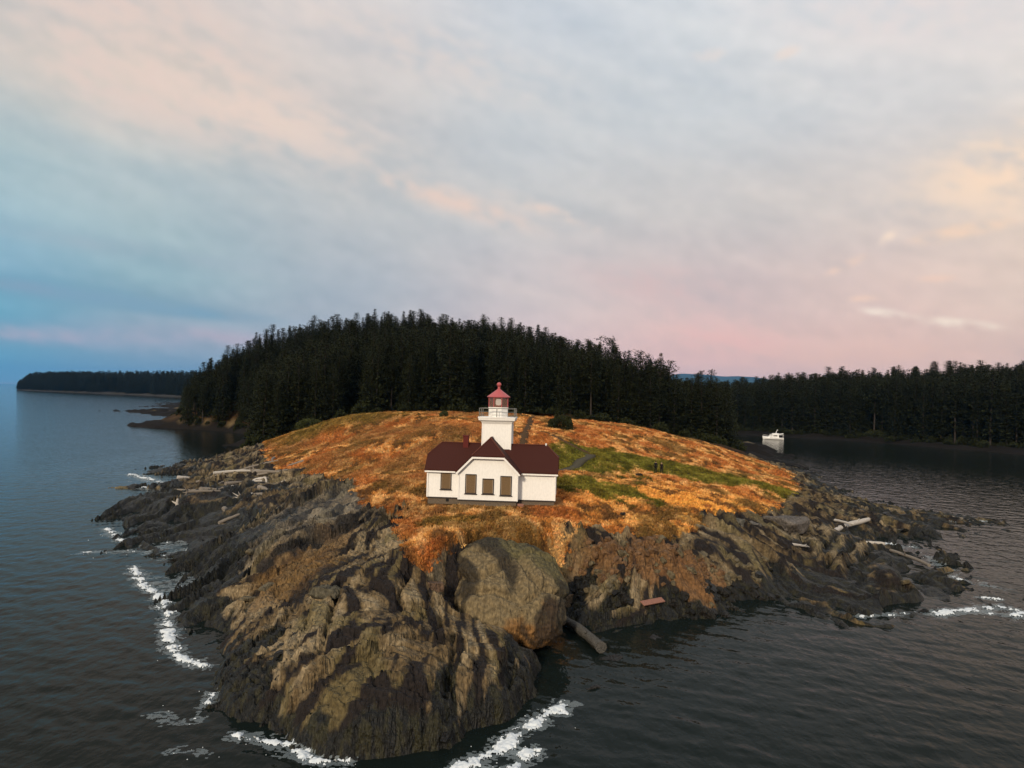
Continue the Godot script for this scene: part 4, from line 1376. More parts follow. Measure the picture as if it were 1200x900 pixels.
	part("lightning_rod", box_mesh(Vector3(0.03, 0.9, 0.03), Vector3(-2.1, 5.7, -3.8), 0.003), mats.dark_trim, h)
	part("roof_vent", box_mesh(Vector3(0.16, 0.22, 0.16), Vector3(5.1, 5.42, -3.8), 0.02), mats.white_trim, roof)
	# tower
	var tw := Node3D.new()
	tw.name = "tower"
	h.add_child(tw)
	tw.position = Vector3(0.38, 0, -4.6)
	var tower_half := 1.36
	st = tool()
	cbox(st, Transform3D(Basis(), Vector3(0, 3.9, 0)), Vector3(tower_half * 2, 7.2, tower_half * 2), 0.02)
	part("tower_wall", done(st), mats.siding, tw)
	for sx in [-1.0, 1.0]:
		for sz in [-1.0, 1.0]:
			part("corner_board", box_mesh(Vector3(0.12, 3.7, 0.12), Vector3(sx * tower_half, 5.6, sz * tower_half), 0.01), mats.white_trim, tw)
	# flaring cornice and gallery
	st = tool()
	var lev := [[1.38, 7.28], [1.52, 7.5], [1.72, 7.62], [1.74, 7.8], [1.78, 7.82], [1.78, 7.93]]
	for k in lev.size() - 1:
		var a: float = lev[k][0]
		var b: float = lev[k + 1][0]
		for q in 4:
			var rot := Basis(Vector3.UP, q * PI / 2)
			face(st, [rot * Vector3(-a, lev[k][1], a), rot * Vector3(a, lev[k][1], a), rot * Vector3(b, lev[k + 1][1], b), rot * Vector3(-b, lev[k + 1][1], b)], Vector3(0, 7.6, 0))
	face(st, [Vector3(-1.78, 7.93, -1.78), Vector3(1.78, 7.93, -1.78), Vector3(1.78, 7.93, 1.78), Vector3(-1.78, 7.93, 1.78)], Vector3(0, 7, 0))
	part("cornice", done(st), mats.white_trim, tw)
	for q in 4:
		var rot := Basis(Vector3.UP, q * PI / 2)
		for s in [-1.0, 0.0]:
			var p: Vector3 = rot * Vector3(s * 1.66, 8.33, 1.66)
			part("railing_post", box_mesh(Vector3(0.07, 0.82, 0.07), p, 0.008), mats.rail, tw)
		st = tool()
		bar(st, rot * Vector3(-1.7, 8.74, 1.66), rot * Vector3(1.7, 8.74, 1.66), 0.06, 0.06)
		bar(st, rot * Vector3(-1.66, 8.4, 1.66), rot * Vector3(1.66, 8.4, 1.66), 0.03, 0.03)
		bar(st, rot * Vector3(-1.66, 8.14, 1.66), rot * Vector3(1.66, 8.14, 1.66), 0.025, 0.025)
		part("rail", done(st), mats.rail, tw)
	# lantern
	var ln := part("lantern_base", lathe([Vector2(0, 8.86), Vector2(1.02, 8.86), Vector2(1.02, 8.78), Vector2(0.98, 8.76), Vector2(0.98, 7.93)], 8), mats.white_trim, tw)
	ln.rotation.y = PI / 8
	for k in 8:
		var a := TAU * k / 8.0
		part("mullion", box_mesh(Vector3(0.06, 1.0, 0.06), Vector3(cos(a) * 0.98, 9.34, sin(a) * 0.98), 0.006, Basis(Vector3.UP, -a)), mats.red, ln)
		var b := a + PI / 8.0
		var wd := 2.0 * 0.98 * sin(PI / 8.0) - 0.07
		part("pane", box_mesh(Vector3(0.012, 0.98, wd), Vector3(cos(b) * 0.9, 9.34, sin(b) * 0.9), 0.002, Basis(Vector3.UP, -b)), mats.glass if k in [1, 2, 3] else mats.red_glass, ln)
	part("lantern_roof", lathe([Vector2(0.0, 9.78), Vector2(1.12, 9.8), Vector2(1.14, 9.86), Vector2(0.62, 10.25), Vector2(0.2, 10.56), Vector2(0.13, 10.62), Vector2(0.12, 10.84), Vector2(0.2, 10.9)], 16), mats.red, tw)
	part("ball_finial", lathe([Vector2(0.0, 10.82), Vector2(0.12, 10.85), Vector2(0.2, 10.95), Vector2(0.23, 11.05), Vector2(0.2, 11.15), Vector2(0.12, 11.24), Vector2(0.0, 11.27)], 16), mats.red, tw)
	part("lens_stand", lathe([Vector2(0.0, 9.02), Vector2(0.34, 9.02), Vector2(0.3, 8.86)], 16), mats.red, tw)
	var lens := part("lamp_lens", lathe([Vector2(0.0, 9.03), Vector2(0.2, 9.04), Vector2(0.27, 9.16), Vector2(0.3, 9.34), Vector2(0.27, 9.52), Vector2(0.2, 9.64), Vector2(0, 9.65)], 20), mats.lamp, tw)
	var lamp := OmniLight3D.new()
	lamp.name = "lantern_light"
	lamp.light_color = Color(1.0, 0.9, 0.75)
	lamp.light_energy = 0.35
	lamp.light_size = 0.2
	lamp.omni_range = 60.0
	lamp.omni_attenuation = 2.0
	lamp.shadow_enabled = true
	lamp.position = Vector3(0, 9.34, 0)
	lens.add_child(lamp)
	# pinkish block on the ground at the corner of the gable wall
	var bl := thing("step_block", "small pinkish concrete block at the corner of the gabled wall", "block", Vector3(1.05, 6.42, -74.75), 0.1)
	part("block_body", box_mesh(Vector3(0.55, 0.36, 0.5), Vector3.ZERO, 0.03), mats.pink, bl)

# ---------------------------------------------------------------- paths

func build_path() -> void:
	for run in [[[[4.6, -100.5], [6.6, -108.0], [9.0, -116.5], [12.6, -128.6]], 1.5, "grey concrete walk crossing the green sward right of the lighthouse"], [[[12.9, -128.9], [10.4, -135.0], [8.0, -141.0], [5.5, -148.0]], 0.7, "narrow dark footpath joining the concrete walk from the hill"], [TRACK, 1.5, "dark worn track climbing the meadow from behind the tower to the trees"]]:
		var chain: Array = run[0]
		var w: float = run[1]
		var st := SurfaceTool.new()
		st.begin(Mesh.PRIMITIVE_TRIANGLES)
		st.set_smooth_group(0)
		var n := 26
		var rows := []
		for k in n + 1:
			var t := k / float(n) * (chain.size() - 1)
			var i := mini(int(t), chain.size() - 2)
			var a := Vector2(chain[i][0], chain[i][1])
			var b := Vector2(chain[i + 1][0], chain[i + 1][1])
			var p := a.lerp(b, t - i)
			var s := (b - a).normalized().orthogonal()
			var top := -9.0
			for q in [-0.5, 0.0, 0.5]: top = maxf(top, ground(p.x + s.x * w * q, p.y + s.y * w * q))
			var row := []
			for q in [-0.5, 0.5]: row.append(Vector3(p.x + s.x * w * q, top + 0.05, p.y + s.y * w * q))
			rows.append(row)
		for k in n:
			face(st, [rows[k][0], rows[k][1], rows[k + 1][1], rows[k + 1][0]], Vector3(0, -100, -120))
			for e in 2:
				var d := Vector3(0, -0.3, 0)
				face(st, [rows[k][e], rows[k + 1][e], rows[k + 1][e] + d, rows[k][e] + d], (rows[k][0] + rows[k][1]) * 0.5 + d)
		st.generate_normals()
		var o := part("path", st.commit(), mats.path if chain[0][0] == 4.6 else mats.dirt, self)
		tag(o, run[2], "", "", "structure")

# ---------------------------------------------------------------- boat

func build_boat() -> void:
	var o := thing("motor_cruiser", "white cabin cruiser anchored in the cove before the dark trees", "boat", Vector3(118.6, 0.0, -372.0), deg_to_rad(172.0))
	o.scale = Vector3.ONE * 0.86
	# hull: sections from transom (-5) to bow (+5.6), x forward
	var st := SurfaceTool.new()
	st.begin(Mesh.PRIMITIVE_TRIANGLES)
	st.set_smooth_group(0)
	var sec := []
	for k in 13:
		var t := k / 12.0
		var x := lerpf(-5.0, 5.6, t)
		var half := 1.75 * (1.0 - pow(maxf(0.0, (t - 0.45) / 0.55), 2.2))
		var deck := lerpf(1.0, 1.75, pow(t, 1.6))
		sec.append([Vector3(x - 0.5 * t, -0.35 + 0.3 * t * t, 0), Vector3(x - 0.25 * t, 0.15, half * 0.86), Vector3(x, deck, maxf(half, 0.03)), Vector3(x, deck + 0.02, 0)])
	for k in 12:
		for s in [-1.0, 1.0]:
			for j in 3:
				var q := []
				for e in [[k, j], [k + 1, j], [k + 1, j + 1], [k, j + 1]]:
					var v: Vector3 = sec[e[0]][e[1]]
					q.append(Vector3(v.x, v.y, v.z * s))
				face(st, q, Vector3(clampf(q[0].x, -4, 4), 0.6, 0))
	face(st, [Vector3(sec[0][0].x, sec[0][0].y, 0), sec[0][1], sec[0][2], Vector3(-5, 1.0, -1.75), Vector3(-5, 0.15, -1.5)], Vector3(0, 0.5, 0))
	st.generate_normals()
	part("hull", st.commit(), mats.boat, o)
	st = tool()
	for s in [-1.0, 1.0]: bar(st, Vector3(-4.9, 0.82, s * 1.72), Vector3(2.0, 1.0, s * 1.74), 0.05, 0.1)
	part("rubbing_strake", done(st), mats.dark_trim, o)
	var cab := tool()
	slab(cab, [Vector3(-2.6, 1.0, 1.3), Vector3(2.9, 1.25, 1.15), Vector3(1.7, 2.55, 1.0), Vector3(-2.6, 2.55, 1.1)], Vector3(0, 0, -2.3))
	var cb := part("cabin", done(cab), mats.boat, o)
	for s in [-1.0, 1.0]:
		var w := tool()
		slab(w, [Vector3(-1.8, 1.75, s * 1.32), Vector3(0.4, 1.75, s * 1.29), Vector3(0.2, 2.3, s * 1.2), Vector3(-1.8, 2.3, s * 1.22)], Vector3(0, 0, -s * 0.05))
		part("window", done(w), mats.black, cb)
		w = tool()
		slab(w, [Vector3(0.7, 1.75, s * 1.28), Vector3(2.2, 1.75, s * 1.22), Vector3(1.6, 2.3, s * 1.15), Vector3(0.6, 2.3, s * 1.19)], Vector3(0, 0, -s * 0.05))
		part("window", done(w), mats.black, cb)
	part("flybridge", box_mesh(Vector3(3.2, 0.75, 2.2), Vector3(-0.9, 2.95, 0), 0.12), mats.boat, o)
	part("visor", box_mesh(Vector3(1.6, 0.12, 2.0), Vector3(1.3, 2.78, 0), 0.04, Basis(Vector3.BACK, -0.1)), mats.boat, o)
	var m := SurfaceTool.new()
	m.begin(Mesh.PRIMITIVE_TRIANGLES)
	tube(m, [Vector3(-1.2, 3.2, 0), Vector3(-1.5, 4.3, 0), Vector3(-2.0, 5.0, 0)], [0.22, 0.14, 0.1], 8)
	var mast := part("radar_mast", m.commit(), mats.boat, o)
	part("radar_dome", lathe([Vector2(0, -0.12), Vector2(0.34, -0.1), Vector2(0.36, 0.05), Vector2(0.2, 0.16), Vector2(0, 0.18)], 14), mats.boat, mast).position = Vector3(-1.95, 5.0, 0)
	part("dinghy", box_mesh(Vector3(2.6, 0.4, 1.3), Vector3(-3.7, 3.0, 0), 0.18, Basis(Vector3.BACK, -0.12)), mats.boat, o)
	part("boat_deck", box_mesh(Vector3(2.7, 0.1, 2.3), Vector3(-3.8, 2.5, 0), 0.03), mats.boat, o)
	for s in [-1.0, 1.0]:
		part("stanchion", box_mesh(Vector3(0.08, 1.5, 0.08), Vector3(-4.9, 1.75, s * 1.1), 0.01), mats.boat, o)
	var rl := tool()
	for s in [-1.0, 1.0]:
		bar(rl, Vector3(2.4, 2.15, s * 1.35), Vector3(5.4, 2.5, s * 0.15), 0.04, 0.04)
		for k in 4: bar(rl, Vector3(2.4 + k * 0.95, 1.45 + k * 0.09, s * (1.35 - k * 0.36)), Vector3(2.4 + k * 0.95, 2.15 + k * 0.11, s * (1.35 - k * 0.38)), 0.035, 0.035)
	part("bow_rail", done(rl), mats.boat, o)

# ---------------------------------------------------------------- driftwood

func log_mesh(len: float, r0: float, r1: float, sd: int, roots: bool, bend := 0.05) -> ArrayMesh:
	rng.seed = sd
	var st := SurfaceTool.new()
	st.begin(Mesh.PRIMITIVE_TRIANGLES)
	var pts := []
	var rad := []
	var n := 9
	for k in n:
		var t := k / float(n - 1)
		pts.append(Vector3((t - 0.5) * len, bend * len * sin(t * PI) * 0.3 + rng.randf_range(-0.02, 0.02), bend * len * sin(t * 4.0 + sd)))
		rad.append(lerpf(r0, r1, t) * rng.randf_range(0.92, 1.08))
	tube(st, pts, rad, 10, true, 0.07)
	if roots:
		for k in 6:
			var a := TAU * k / 6.0 + rng.randf()
			var d := Vector3(-0.35, cos(a), sin(a))
			tube(st, [pts[0] + Vector3(0.1, 0, 0), pts[0] + d * r0 * 1.6, pts[0] + d * r0 * rng.randf_range(2.4, 3.6) + Vector3(-0.1, 0.1, 0)], [r0 * 0.5, r0 * 0.3, r0 * 0.1], 5)
	elif rng.randf() < 0.5:
		tube(st, [pts[5], pts[5] + Vector3(0.3, 0.35, 0.25) * len * 0.16], [r1 * 0.6, r1 * 0.2], 5)
	return st.commit()

func lay_log(a: Vector2, b: Vector2, r0: float, r1: float, sd: int, label: String, group := "", roots := false, m: Material = null, lift := 0.0) -> void:
	var ha := maxf(ground(a.x, a.y), -0.1)
	var hb := maxf(ground(b.x, b.y), -0.1)
	var pm := (a + b) * 0.5
	var hm := maxf(ground(pm.x, pm.y), -0.1)
	var up := maxf(0.0, hm - (ha + hb) * 0.5)
	var p := Vector3(a.x, ha + up * 0.8 + r0 * 0.7 + lift, a.y)
	var q := Vector3(b.x, hb + up * 0.8 + r1 * 0.7 + lift, b.y)
	var o := thing("driftwood_log", label, "driftwood", (p + q) * 0.5, 0.0, group)
	var d := (q - p).normalized()
	var z := d.cross(Vector3.UP).normalized()
	o.basis = Basis(d, z.cross(d), z)
	part("log_body", log_mesh(p.distance_to(q), r0, r1, sd, roots, 0.012 if sd == 3 else 0.05), m if m else mats.driftwood, o)

func build_driftwood() -> void:
	lay_log(Vector2(4.2, -59.6), Vector2(6.2, -53.0), 0.27, 0.36, 3, "thick grey weathered log slanting down into the cove beside the great boulder", "", false, mats.old_log, 0.25)
	lay_log(Vector2(40.1, -100.6), Vector2(46.0, -106.5), 0.34, 0.28, 4, "long white driftwood log on the right-hand rocks below the meadow", "", false, mats.pale_log, 0.1)
	lay_log(Vector2(41.0, -104.0), Vector2(42.4, -101.2), 0.16, 0.12, 5, "short pale branch leaning across the long white log", "", false, mats.pale_log, 0.4)
	lay_log(Vector2(28.4, -82.6), Vector2(31.0, -84.9), 0.13, 0.1, 6, "thin white log below the pale slab on the right", "", false, mats.pale_log)
	lay_log(Vector2(42.9, -95.6), Vector2(42.3, -84.0), 0.2, 0.16, 7, "long grey log lying along the low right-hand spit", "", false, null)
	lay_log(Vector2(65.0, -121.0), Vector2(67.3, -118.5), 0.14, 0.1, 8, "small white log at the tip of the far right spit")
	lay_log(Vector2(42.0, -98.2), Vector2(44.3, -97.0), 0.2, 0.18, 9, "stubby pale log just below the long white one", "", false, mats.pale_log)
	var left := [[-48.0, -143.3, -41.4, -147.3], [-49.0, -136.6, -42.6, -140.4], [-42.2, -135.1, -36.0, -130.9], [-40.8, -133.1, -34.6, -132.2], [-41.2, -119.7, -38.7, -123.9], [-39.2, -127.1, -37.4, -125.9], [-49.9, -131.4, -45.8, -132.7], [-35.1, -107.9, -33.7, -109.9], [-42.9, -114.8, -39.6, -118.0], [-42.2, -108.3, -39.1, -111.5], [-44.7, -156.2, -44.0, -152.7], [-59.7, -148.2, -57.9, -149.9], [-54.2, -137.8, -51.3, -140.0], [-34.4, -99.9, -33.4, -97.0], [-34.1, -112.2, -31.6, -110.1], [-32.3, -92.4, -30.9, -94.5], [-32.2, -104.2, -29.0, -106.2]]
	var said := {0: "long pale log lying against the orange grass on the left beach", 2: "bleached trunk with bare roots pointing at the dark slope on the left beach", 3: "straight bleached log lowest of the crossed pair on the left beach", 5: "short bright white log in the middle of the left driftwood", 11: "pale log alone at the seaward end of the left rocks", 10: "upright-looking short log end by the corner of the orange grass", 7: "forked white root lying on the dark slope below the left driftwood"}
	for i in left.size():
		var l: Array = left[i]
		lay_log(Vector2(l[0], l[1]), Vector2(l[2], l[3]), 0.2 + 0.1 * float((i * 7) % 3), 0.16, 40 + i, said.get(i, "bleached driftwood log among the jumble on the left beach"), "driftwood on the left beach", i in [2, 7, 9], mats.pale_log if i in [5, 7, 11, 1] else mats.driftwood)
	rng.seed = 8
	for i in 13:       # smaller drift timber between the logs
		var c := Vector2(rng.randf_range(-47, -33), rng.randf_range(-146, -108))
		if ground(c.x, c.y) < 0.9: continue
		var a := rng.randf() * TAU
		var d := Vector2(cos(a), sin(a) * 0.7) * rng.randf_range(0.5, 1.5)
		lay_log(c - d, c + d, rng.randf_range(0.12, 0.24), 0.12, 80 + i, "short grey drift timber strewn between the logs on the left beach", "drift timber on the left beach", false, mats.pale_log if i % 4 == 0 else mats.driftwood)
	# the bright forked stump on the black rock
	var gp := Vector2(-42.5, -105.6)
	var o := thing("driftwood_stump", "small white forked stump standing on the black rock at left", "driftwood", Vector3(gp.x, ground(gp.x, gp.y), gp.y))
	var st := SurfaceTool.new()
	st.begin(Mesh.PRIMITIVE_TRIANGLES)
	rng.seed = 9
	tube(st, [Vector3(0.15, -0.1, 0), Vector3(0.05, 0.4, 0.05), Vector3(0.15, 0.95, 0)], [0.24, 0.2, 0.13], 8, true, 0.1)
	tube(st, [Vector3(0, 0.3, 0), Vector3(-0.35, 0.5, 0.1), Vector3(-0.6, 0.62, 0)], [0.15, 0.1, 0.04], 6)
	tube(st, [Vector3(0.05, 0.3, 0.1), Vector3(0.4, 0.1, 0.2), Vector3(0.5, -0.12, 0.2)], [0.14, 0.11, 0.07], 6)
	part("stump_body", st.commit(), mats.pale_log, o)
	# sawn plank
	var pa := Vector3(10.1, maxf(ground(10.1, -61.4), ground(11.0, -62.1)) + 0.34, -61.4)
	var pb := Vector3(11.9, maxf(ground(11.9, -62.8), ground(11.0, -62.1)) + 0.34, -62.8)
	var pl := thing("plank", "pinkish sawn plank lying askew on the dark rocks below the bluff", "plank", (pa + pb) * 0.5)
	var d := (pb - pa).normalized()
	var zz := d.cross(Vector3.UP).normalized()
	pl.basis = Basis(d, zz.cross(d), zz) * Basis(Vector3.RIGHT, 0.5)
	part("plank_body", box_mesh(Vector3(2.3, 0.09, 0.5), Vector3.ZERO, 0.015), mats.pink, pl)

# ---------------------------------------------------------------- people

func person(at: Vector3, turn: float, label: String, bones: Array, tints: Array, hair: Color) -> void:
	var o := thing("person", label, "person", at, turn, "")
	var cell := 0.026
	var lo := Vector3(-0.45, -0.02, -0.32)
	var nx := 35; var ny := 70; var nz := 25
	var field := PackedFloat32Array()
	field.resize(nx * ny * nz)
	field.fill(9.0)
	for b in bones:
		var a: Vector3 = b[0]
		var e: Vector3 = b[1]
		var ra: float = b[2]
		var rb: float = b[3]
		var d := e - a
		var l2 := maxf(d.length_squared(), 1e-6)
		var m := maxf(ra, rb) + 0.07
		var p0 := a.min(e) - Vector3.ONE * m
		var p1 := a.max(e) + Vector3.ONE * m
		for i in range(maxi(0, int((p0.x - lo.x) / cell)), mini(nx, int((p1.x - lo.x) / cell) + 1)):
			for j in range(maxi(0, int((p0.y - lo.y) / cell)), mini(ny, int((p1.y - lo.y) / cell) + 1)):
				for k in range(maxi(0, int((p0.z - lo.z) / cell)), mini(nz, int((p1.z - lo.z) / cell) + 1)):
					var p := lo + Vector3(i, j, k) * cell
					var t := clampf((p - a).dot(d) / l2, 0, 1)
					var s := p.distance_to(a + d * t) - lerpf(ra, rb, t)
					var q := (i * ny + j) * nz + k
					var h := clampf(0.5 + 0.5 * (field[q] - s) / 0.035, 0, 1)
					field[q] = lerpf(field[q], s, h) - 0.035 * h * (1.0 - h)
	var vert := {}
	var pos := []
	for i in nx - 1:
		for j in ny - 1:
			for k in nz - 1:
				var sum := Vector3.ZERO
				var cnt := 0
				var f := []
				for c in 8: f.append(field[((i + (c & 1)) * ny + j + ((c >> 1) & 1)) * nz + k + (c >> 2)])
				for e in [[0, 1], [2, 3], [4, 5], [6, 7], [0, 2], [1, 3], [4, 6], [5, 7], [0, 4], [1, 5], [2, 6], [3, 7]]:
					var a: float = f[e[0]]
					var b: float = f[e[1]]
					if (a < 0) != (b < 0):
						var t := a / (a - b)
						var ca := Vector3(e[0] & 1, (e[0] >> 1) & 1, e[0] >> 2)
						var cb := Vector3(e[1] & 1, (e[1] >> 1) & 1, e[1] >> 2)
						sum += ca.lerp(cb, t)
						cnt += 1
				if cnt:
					vert[(i * ny + j) * nz + k] = pos.size()
					pos.append(lo + (Vector3(i, j, k) + sum / cnt) * cell)
	var st := SurfaceTool.new()
	st.begin(Mesh.PRIMITIVE_TRIANGLES)
	st.set_smooth_group(0)
	var add := func(a: int, b: int, c: int, d: int, flip: bool) -> void:
		for v in ([a, b, c, a, c, d] if flip else [a, c, b, a, d, c]):
			var p: Vector3 = pos[v]
			var col: Color = tints[0]
			for t in tints.slice(1):
				if p.y > t[0]: col = t[1]
			st.set_color(col)
			st.add_vertex(p)
	for i in range(1, nx - 1):
		for j in range(1, ny - 1):
			for k in range(1, nz - 1):
				var q := (i * ny + j) * nz + k
				var s := field[q] < 0
				if s != (field[q + ny * nz] < 0): add.call(vert[q - nz - 1], vert[q - 1], vert[q], vert[q - nz], s)
				if s != (field[q + nz] < 0): add.call(vert[q - ny * nz - 1], vert[q - ny * nz], vert[q], vert[q - 1], s)
				if s != (field[q + 1] < 0): add.call(vert[q - ny * nz - nz], vert[q - nz], vert[q], vert[q - ny * nz], s)
	st.generate_normals()
	part("body", st.commit(), mats.cloth, o)
	var head: Array = bones[0]
	var hm := SurfaceTool.new()
	hm.begin(Mesh.PRIMITIVE_TRIANGLES)
	hm.set_smooth_group(0)
	var b := ico(2)
	for tri in b[1]:
		for k in [0, 2, 1]:
			var v: Vector3 = b[0][tri[k]]
			hm.set_color(hair)
			hm.add_vertex(head[1] + Vector3(v.x * 0.102, v.y * 0.1 + 0.028, v.z * 0.112 - 0.018))
	hm.generate_normals()
	part("hair", hm.commit(), mats.cloth, o)

func build_people() -> void:
	var skin := Color(0.42, 0.26, 0.19)
	for w in 2:
		var s: float = 1.0 if w == 0 else 0.95
		var sp := 0.03 if w == 0 else -0.02
		var bones := [
			[Vector3(0, 1.52, 0.01), Vector3(0, 1.64, 0.02), 0.078, 0.092], [Vector3(0, 1.64, 0.1), Vector3(0, 1.62, 0.118), 0.018, 0.016],
			[Vector3(0, 1.42, -0.02), Vector3(0, 1.54, 0.0), 0.06, 0.055], [Vector3(-0.1, 1.34, -0.02), Vector3(0.1, 1.34, -0.02), 0.115, 0.115], [Vector3(-0.17, 1.39, -0.02), Vector3(0.17, 1.39, -0.02), 0.065, 0.065],
			[Vector3(0, 1.3, -0.01), Vector3(0, 0.98, 0), 0.145, 0.14], [Vector3(-0.07, 0.93, 0), Vector3(0.07, 0.93, 0), 0.125, 0.125]]
		for e in [-1.0, 1.0]:
			var hip := Vector3(e * 0.09, 0.9, 0)
			var knee := Vector3(e * 0.11, 0.48, 0.03 + sp * e)
			var ank := Vector3(e * 0.12, 0.09, -0.03 + sp * 2.0 * e)
			bones.append_array([[hip, knee, 0.098, 0.066], [knee, ank, 0.066, 0.046], [ank, ank + Vector3(e * 0.02, -0.045, 0.13), 0.046, 0.036]])
			var sh := Vector3(e * 0.2, 1.38, -0.02)
			var el := Vector3(e * 0.27, 1.1, -0.04) if w == 0 else Vector3(e * 0.27, 1.12, 0.02)
			var wr := Vector3(e * 0.25, 0.87, 0.06) if w == 0 else Vector3(e * 0.12, 1.08, 0.2)
			bones.append_array([[sh, el, 0.06, 0.046], [el, wr, 0.046, 0.034]])
			var fd := (wr - el).normalized()
			bones.append([wr, wr + fd * 0.08, 0.033, 0.03])
			for fg in 4: bones.append([wr + fd * 0.07 + Vector3(0, 0, (fg - 1.5) * 0.02), wr + fd * (0.13 + 0.012 * (1.0 - absf(fg - 1.4))) + Vector3(-e * 0.015, 0, (fg - 1.5) * 0.022), 0.013, 0.011])
			bones.append([wr + fd * 0.02, wr + fd * 0.07 + Vector3(-e * 0.02, 0.0, 0.05), 0.013, 0.011])
		var p := Vector3(21.45, 0, -121.3) if w == 0 else Vector3(22.35, 0, -121.5)
		p.y = ground(p.x, p.z) + 0.02
		if w == 0: person(p, 2.6, "person in black clothes standing at left of the pair on the green sward", bones, [Color(0.012, 0.012, 0.015), [0.93, Color(0.014, 0.014, 0.016)], [1.5, skin]], Color(0.02, 0.015, 0.012))
		else: person(p, -0.5, "person in dark clothes with a lighter cap standing at right of the pair", bones, [Color(0.02, 0.018, 0.018), [0.93, Color(0.016, 0.013, 0.012)], [1.5, skin]], Color(0.2, 0.16, 0.1))

# ---------------------------------------------------------------- far hill

func build_mountain() -> void:
	var st := SurfaceTool.new()
	st.begin(Mesh.PRIMITIVE_TRIANGLES)
	st.set_smooth_group(0)
	var d := 20000.0
	var n := 70
	var m := 16
	var pt := func(i: int, j: int) -> Vector3:
		var u := i / float(n)
		var v := j / float(m)
		var x := lerpf(2600.0, 10500.0, u)
		var z := -d - lerpf(-1800.0, 1800.0, v)
		var prof := smoothstep(0.0, 0.2, u) * (1.0 - 0.3 * smoothstep(0.2, 0.75, u)) * (1.0 - smoothstep(0.8, 1.0, u))
		var y := 690.0 * prof * sin(v * PI) + 36.0 * n_mid.get_noise_2d(x * 0.002, z * 0.002) * sin(v * PI)
		return Vector3(x, y - 2.0, z)
	for i in n:
		for j in m:
			var q := [pt.call(i, j), pt.call(i + 1, j), pt.call(i + 1, j + 1), pt.call(i, j + 1)]
			face(st, q, Vector3(q[0].x, -3000, -d))
	st.generate_normals()
	var o := part("hills", st.commit(), mats.hill, self)
	tag(o, "long blue hill far across the water between the two woods", "", "", "structure")

# ---------------------------------------------------------------- sky

const SKY_AZ := [-34.0, -24.0, -12.0, 0.0, 12.0, 24.0, 34.0]
const SKY_EL := [0.0, 3.0, 7.0, 13.0, 19.0, 26.0]
const SKY_TINT := [
	[[58, 144, 182], [90, 163, 191], [150, 188, 206], [165, 190, 198], [208, 203, 197], [219, 207, 200]],
	[[120, 162, 185], [160, 178, 192], [152, 182, 192], [178, 193, 198], [224, 209, 197], [220, 209, 203]],
	[[178, 178, 186], [182, 186, 194], [183, 190, 196], [198, 200, 200], [212, 206, 202], [214, 210, 210]],
	[[222, 192, 187], [226, 200, 196], [214, 202, 200], [203, 203, 203], [204, 208, 211], [208, 213, 219]],
	[[240, 198, 186], [237, 197, 188], [221, 199, 194], [206, 202, 200], [207, 211, 214], [213, 218, 223]],
	[[246, 202, 182], [245, 203, 186], [230, 203, 192], [218, 208, 202], [215, 214, 214], [222, 221, 223]],
	[[242, 204, 182], [238, 203, 184], [228, 205, 190], [232, 213, 196], [224, 218, 214], [228, 223, 222]]]
# clouds: azimuth, elevation, half length, half height (degrees), tilt, colour, strength
const CLOUDS := [
	[-26.0, 21.0, 14.0, 3.6, -0.34, [228, 207, 197], 0.7], [-18.0, 18.2, 9.0, 1.6, -0.3, [236, 214, 200], 0.6], [-8.0, 23.0, 9.0, 2.0, -0.25, [232, 214, 204], 0.45], [-31.0, 25.0, 8.0, 2.5, -0.3, [228, 208, 198], 0.5],
	[-4.0, 13.2, 6.0, 0.9, -0.22, [236, 210, 196], 0.7], [2.5, 12.8, 3.4, 0.45, -0.32, [240, 215, 200], 0.6],
	[32.0, 14.5, 6.0, 2.2, 0.2, [253, 224, 198], 0.95], [28.5, 10.8, 2.5, 0.45, 0.15, [252, 218, 190], 0.7], [24.3, 10.6, 0.9, 0.4, 0.9, [250, 226, 206], 0.7], [22.0, 9.0, 1.4, 0.3, 0.5, [246, 214, 194], 0.7], [24.2, 5.9, 1.2, 0.25, -0.15, [255, 236, 218], 1.0], [28.0, 5.2, 2.6, 0.3, -0.15, [255, 234, 214], 0.95], [27.2, 8.0, 1.0, 0.2, 0.0, [246, 212, 192], 0.6], [23.0, 6.8, 0.9, 0.2, 0.0, [246, 212, 192], 0.6],
	[14.5, 4.2, 5.0, 1.3, -0.15, [246, 194, 184], 0.55], [10.0, 7.5, 6.0, 1.4, -0.2, [222, 188, 184], 0.4], [24.0, 3.0, 9.0, 1.0, 0.0, [238, 196, 176], 0.4],
	[13.0, 22.5, 1.0, 0.4, 0.0, [236, 222, 214], 0.5], [18.0, 22.3, 0.8, 0.35, 0.3, [238, 222, 212], 0.45], [26.0, 24.0, 8.0, 2.0, -0.2, [232, 220, 216], 0.5],
	[-29.0, 3.0, 8.0, 0.75, 0.02, [186, 180, 196], 0.85], [-20.0, 3.3, 6.0, 0.6, -0.06, [200, 180, 192], 0.55], [-29.0, 5.6, 7.0, 0.5, -0.06, [92, 140, 168], 1.1], [-22.0, 4.9, 5.0, 0.35, -0.05, [112, 154, 178], 0.9], [-25.0, 8.6, 9.0, 0.6, -0.08, [165, 180, 192], 0.5],
	[75.0, 15.0, 22.0, 3.0, 0.1, [240, 212, 192], 0.5], [-80.0, 20.0, 26.0, 4.0, -0.1, [225, 208, 198], 0.5], [150.0, 14.0, 30.0, 3.5, 0.05, [242, 212, 188], 0.5], [-140.0, 22.0, 26.0, 4.0, 0.08, [230, 210, 198], 0.5], [10.0, 45.0, 30.0, 5.0, 0.2, [220, 212, 212], 0.4]]

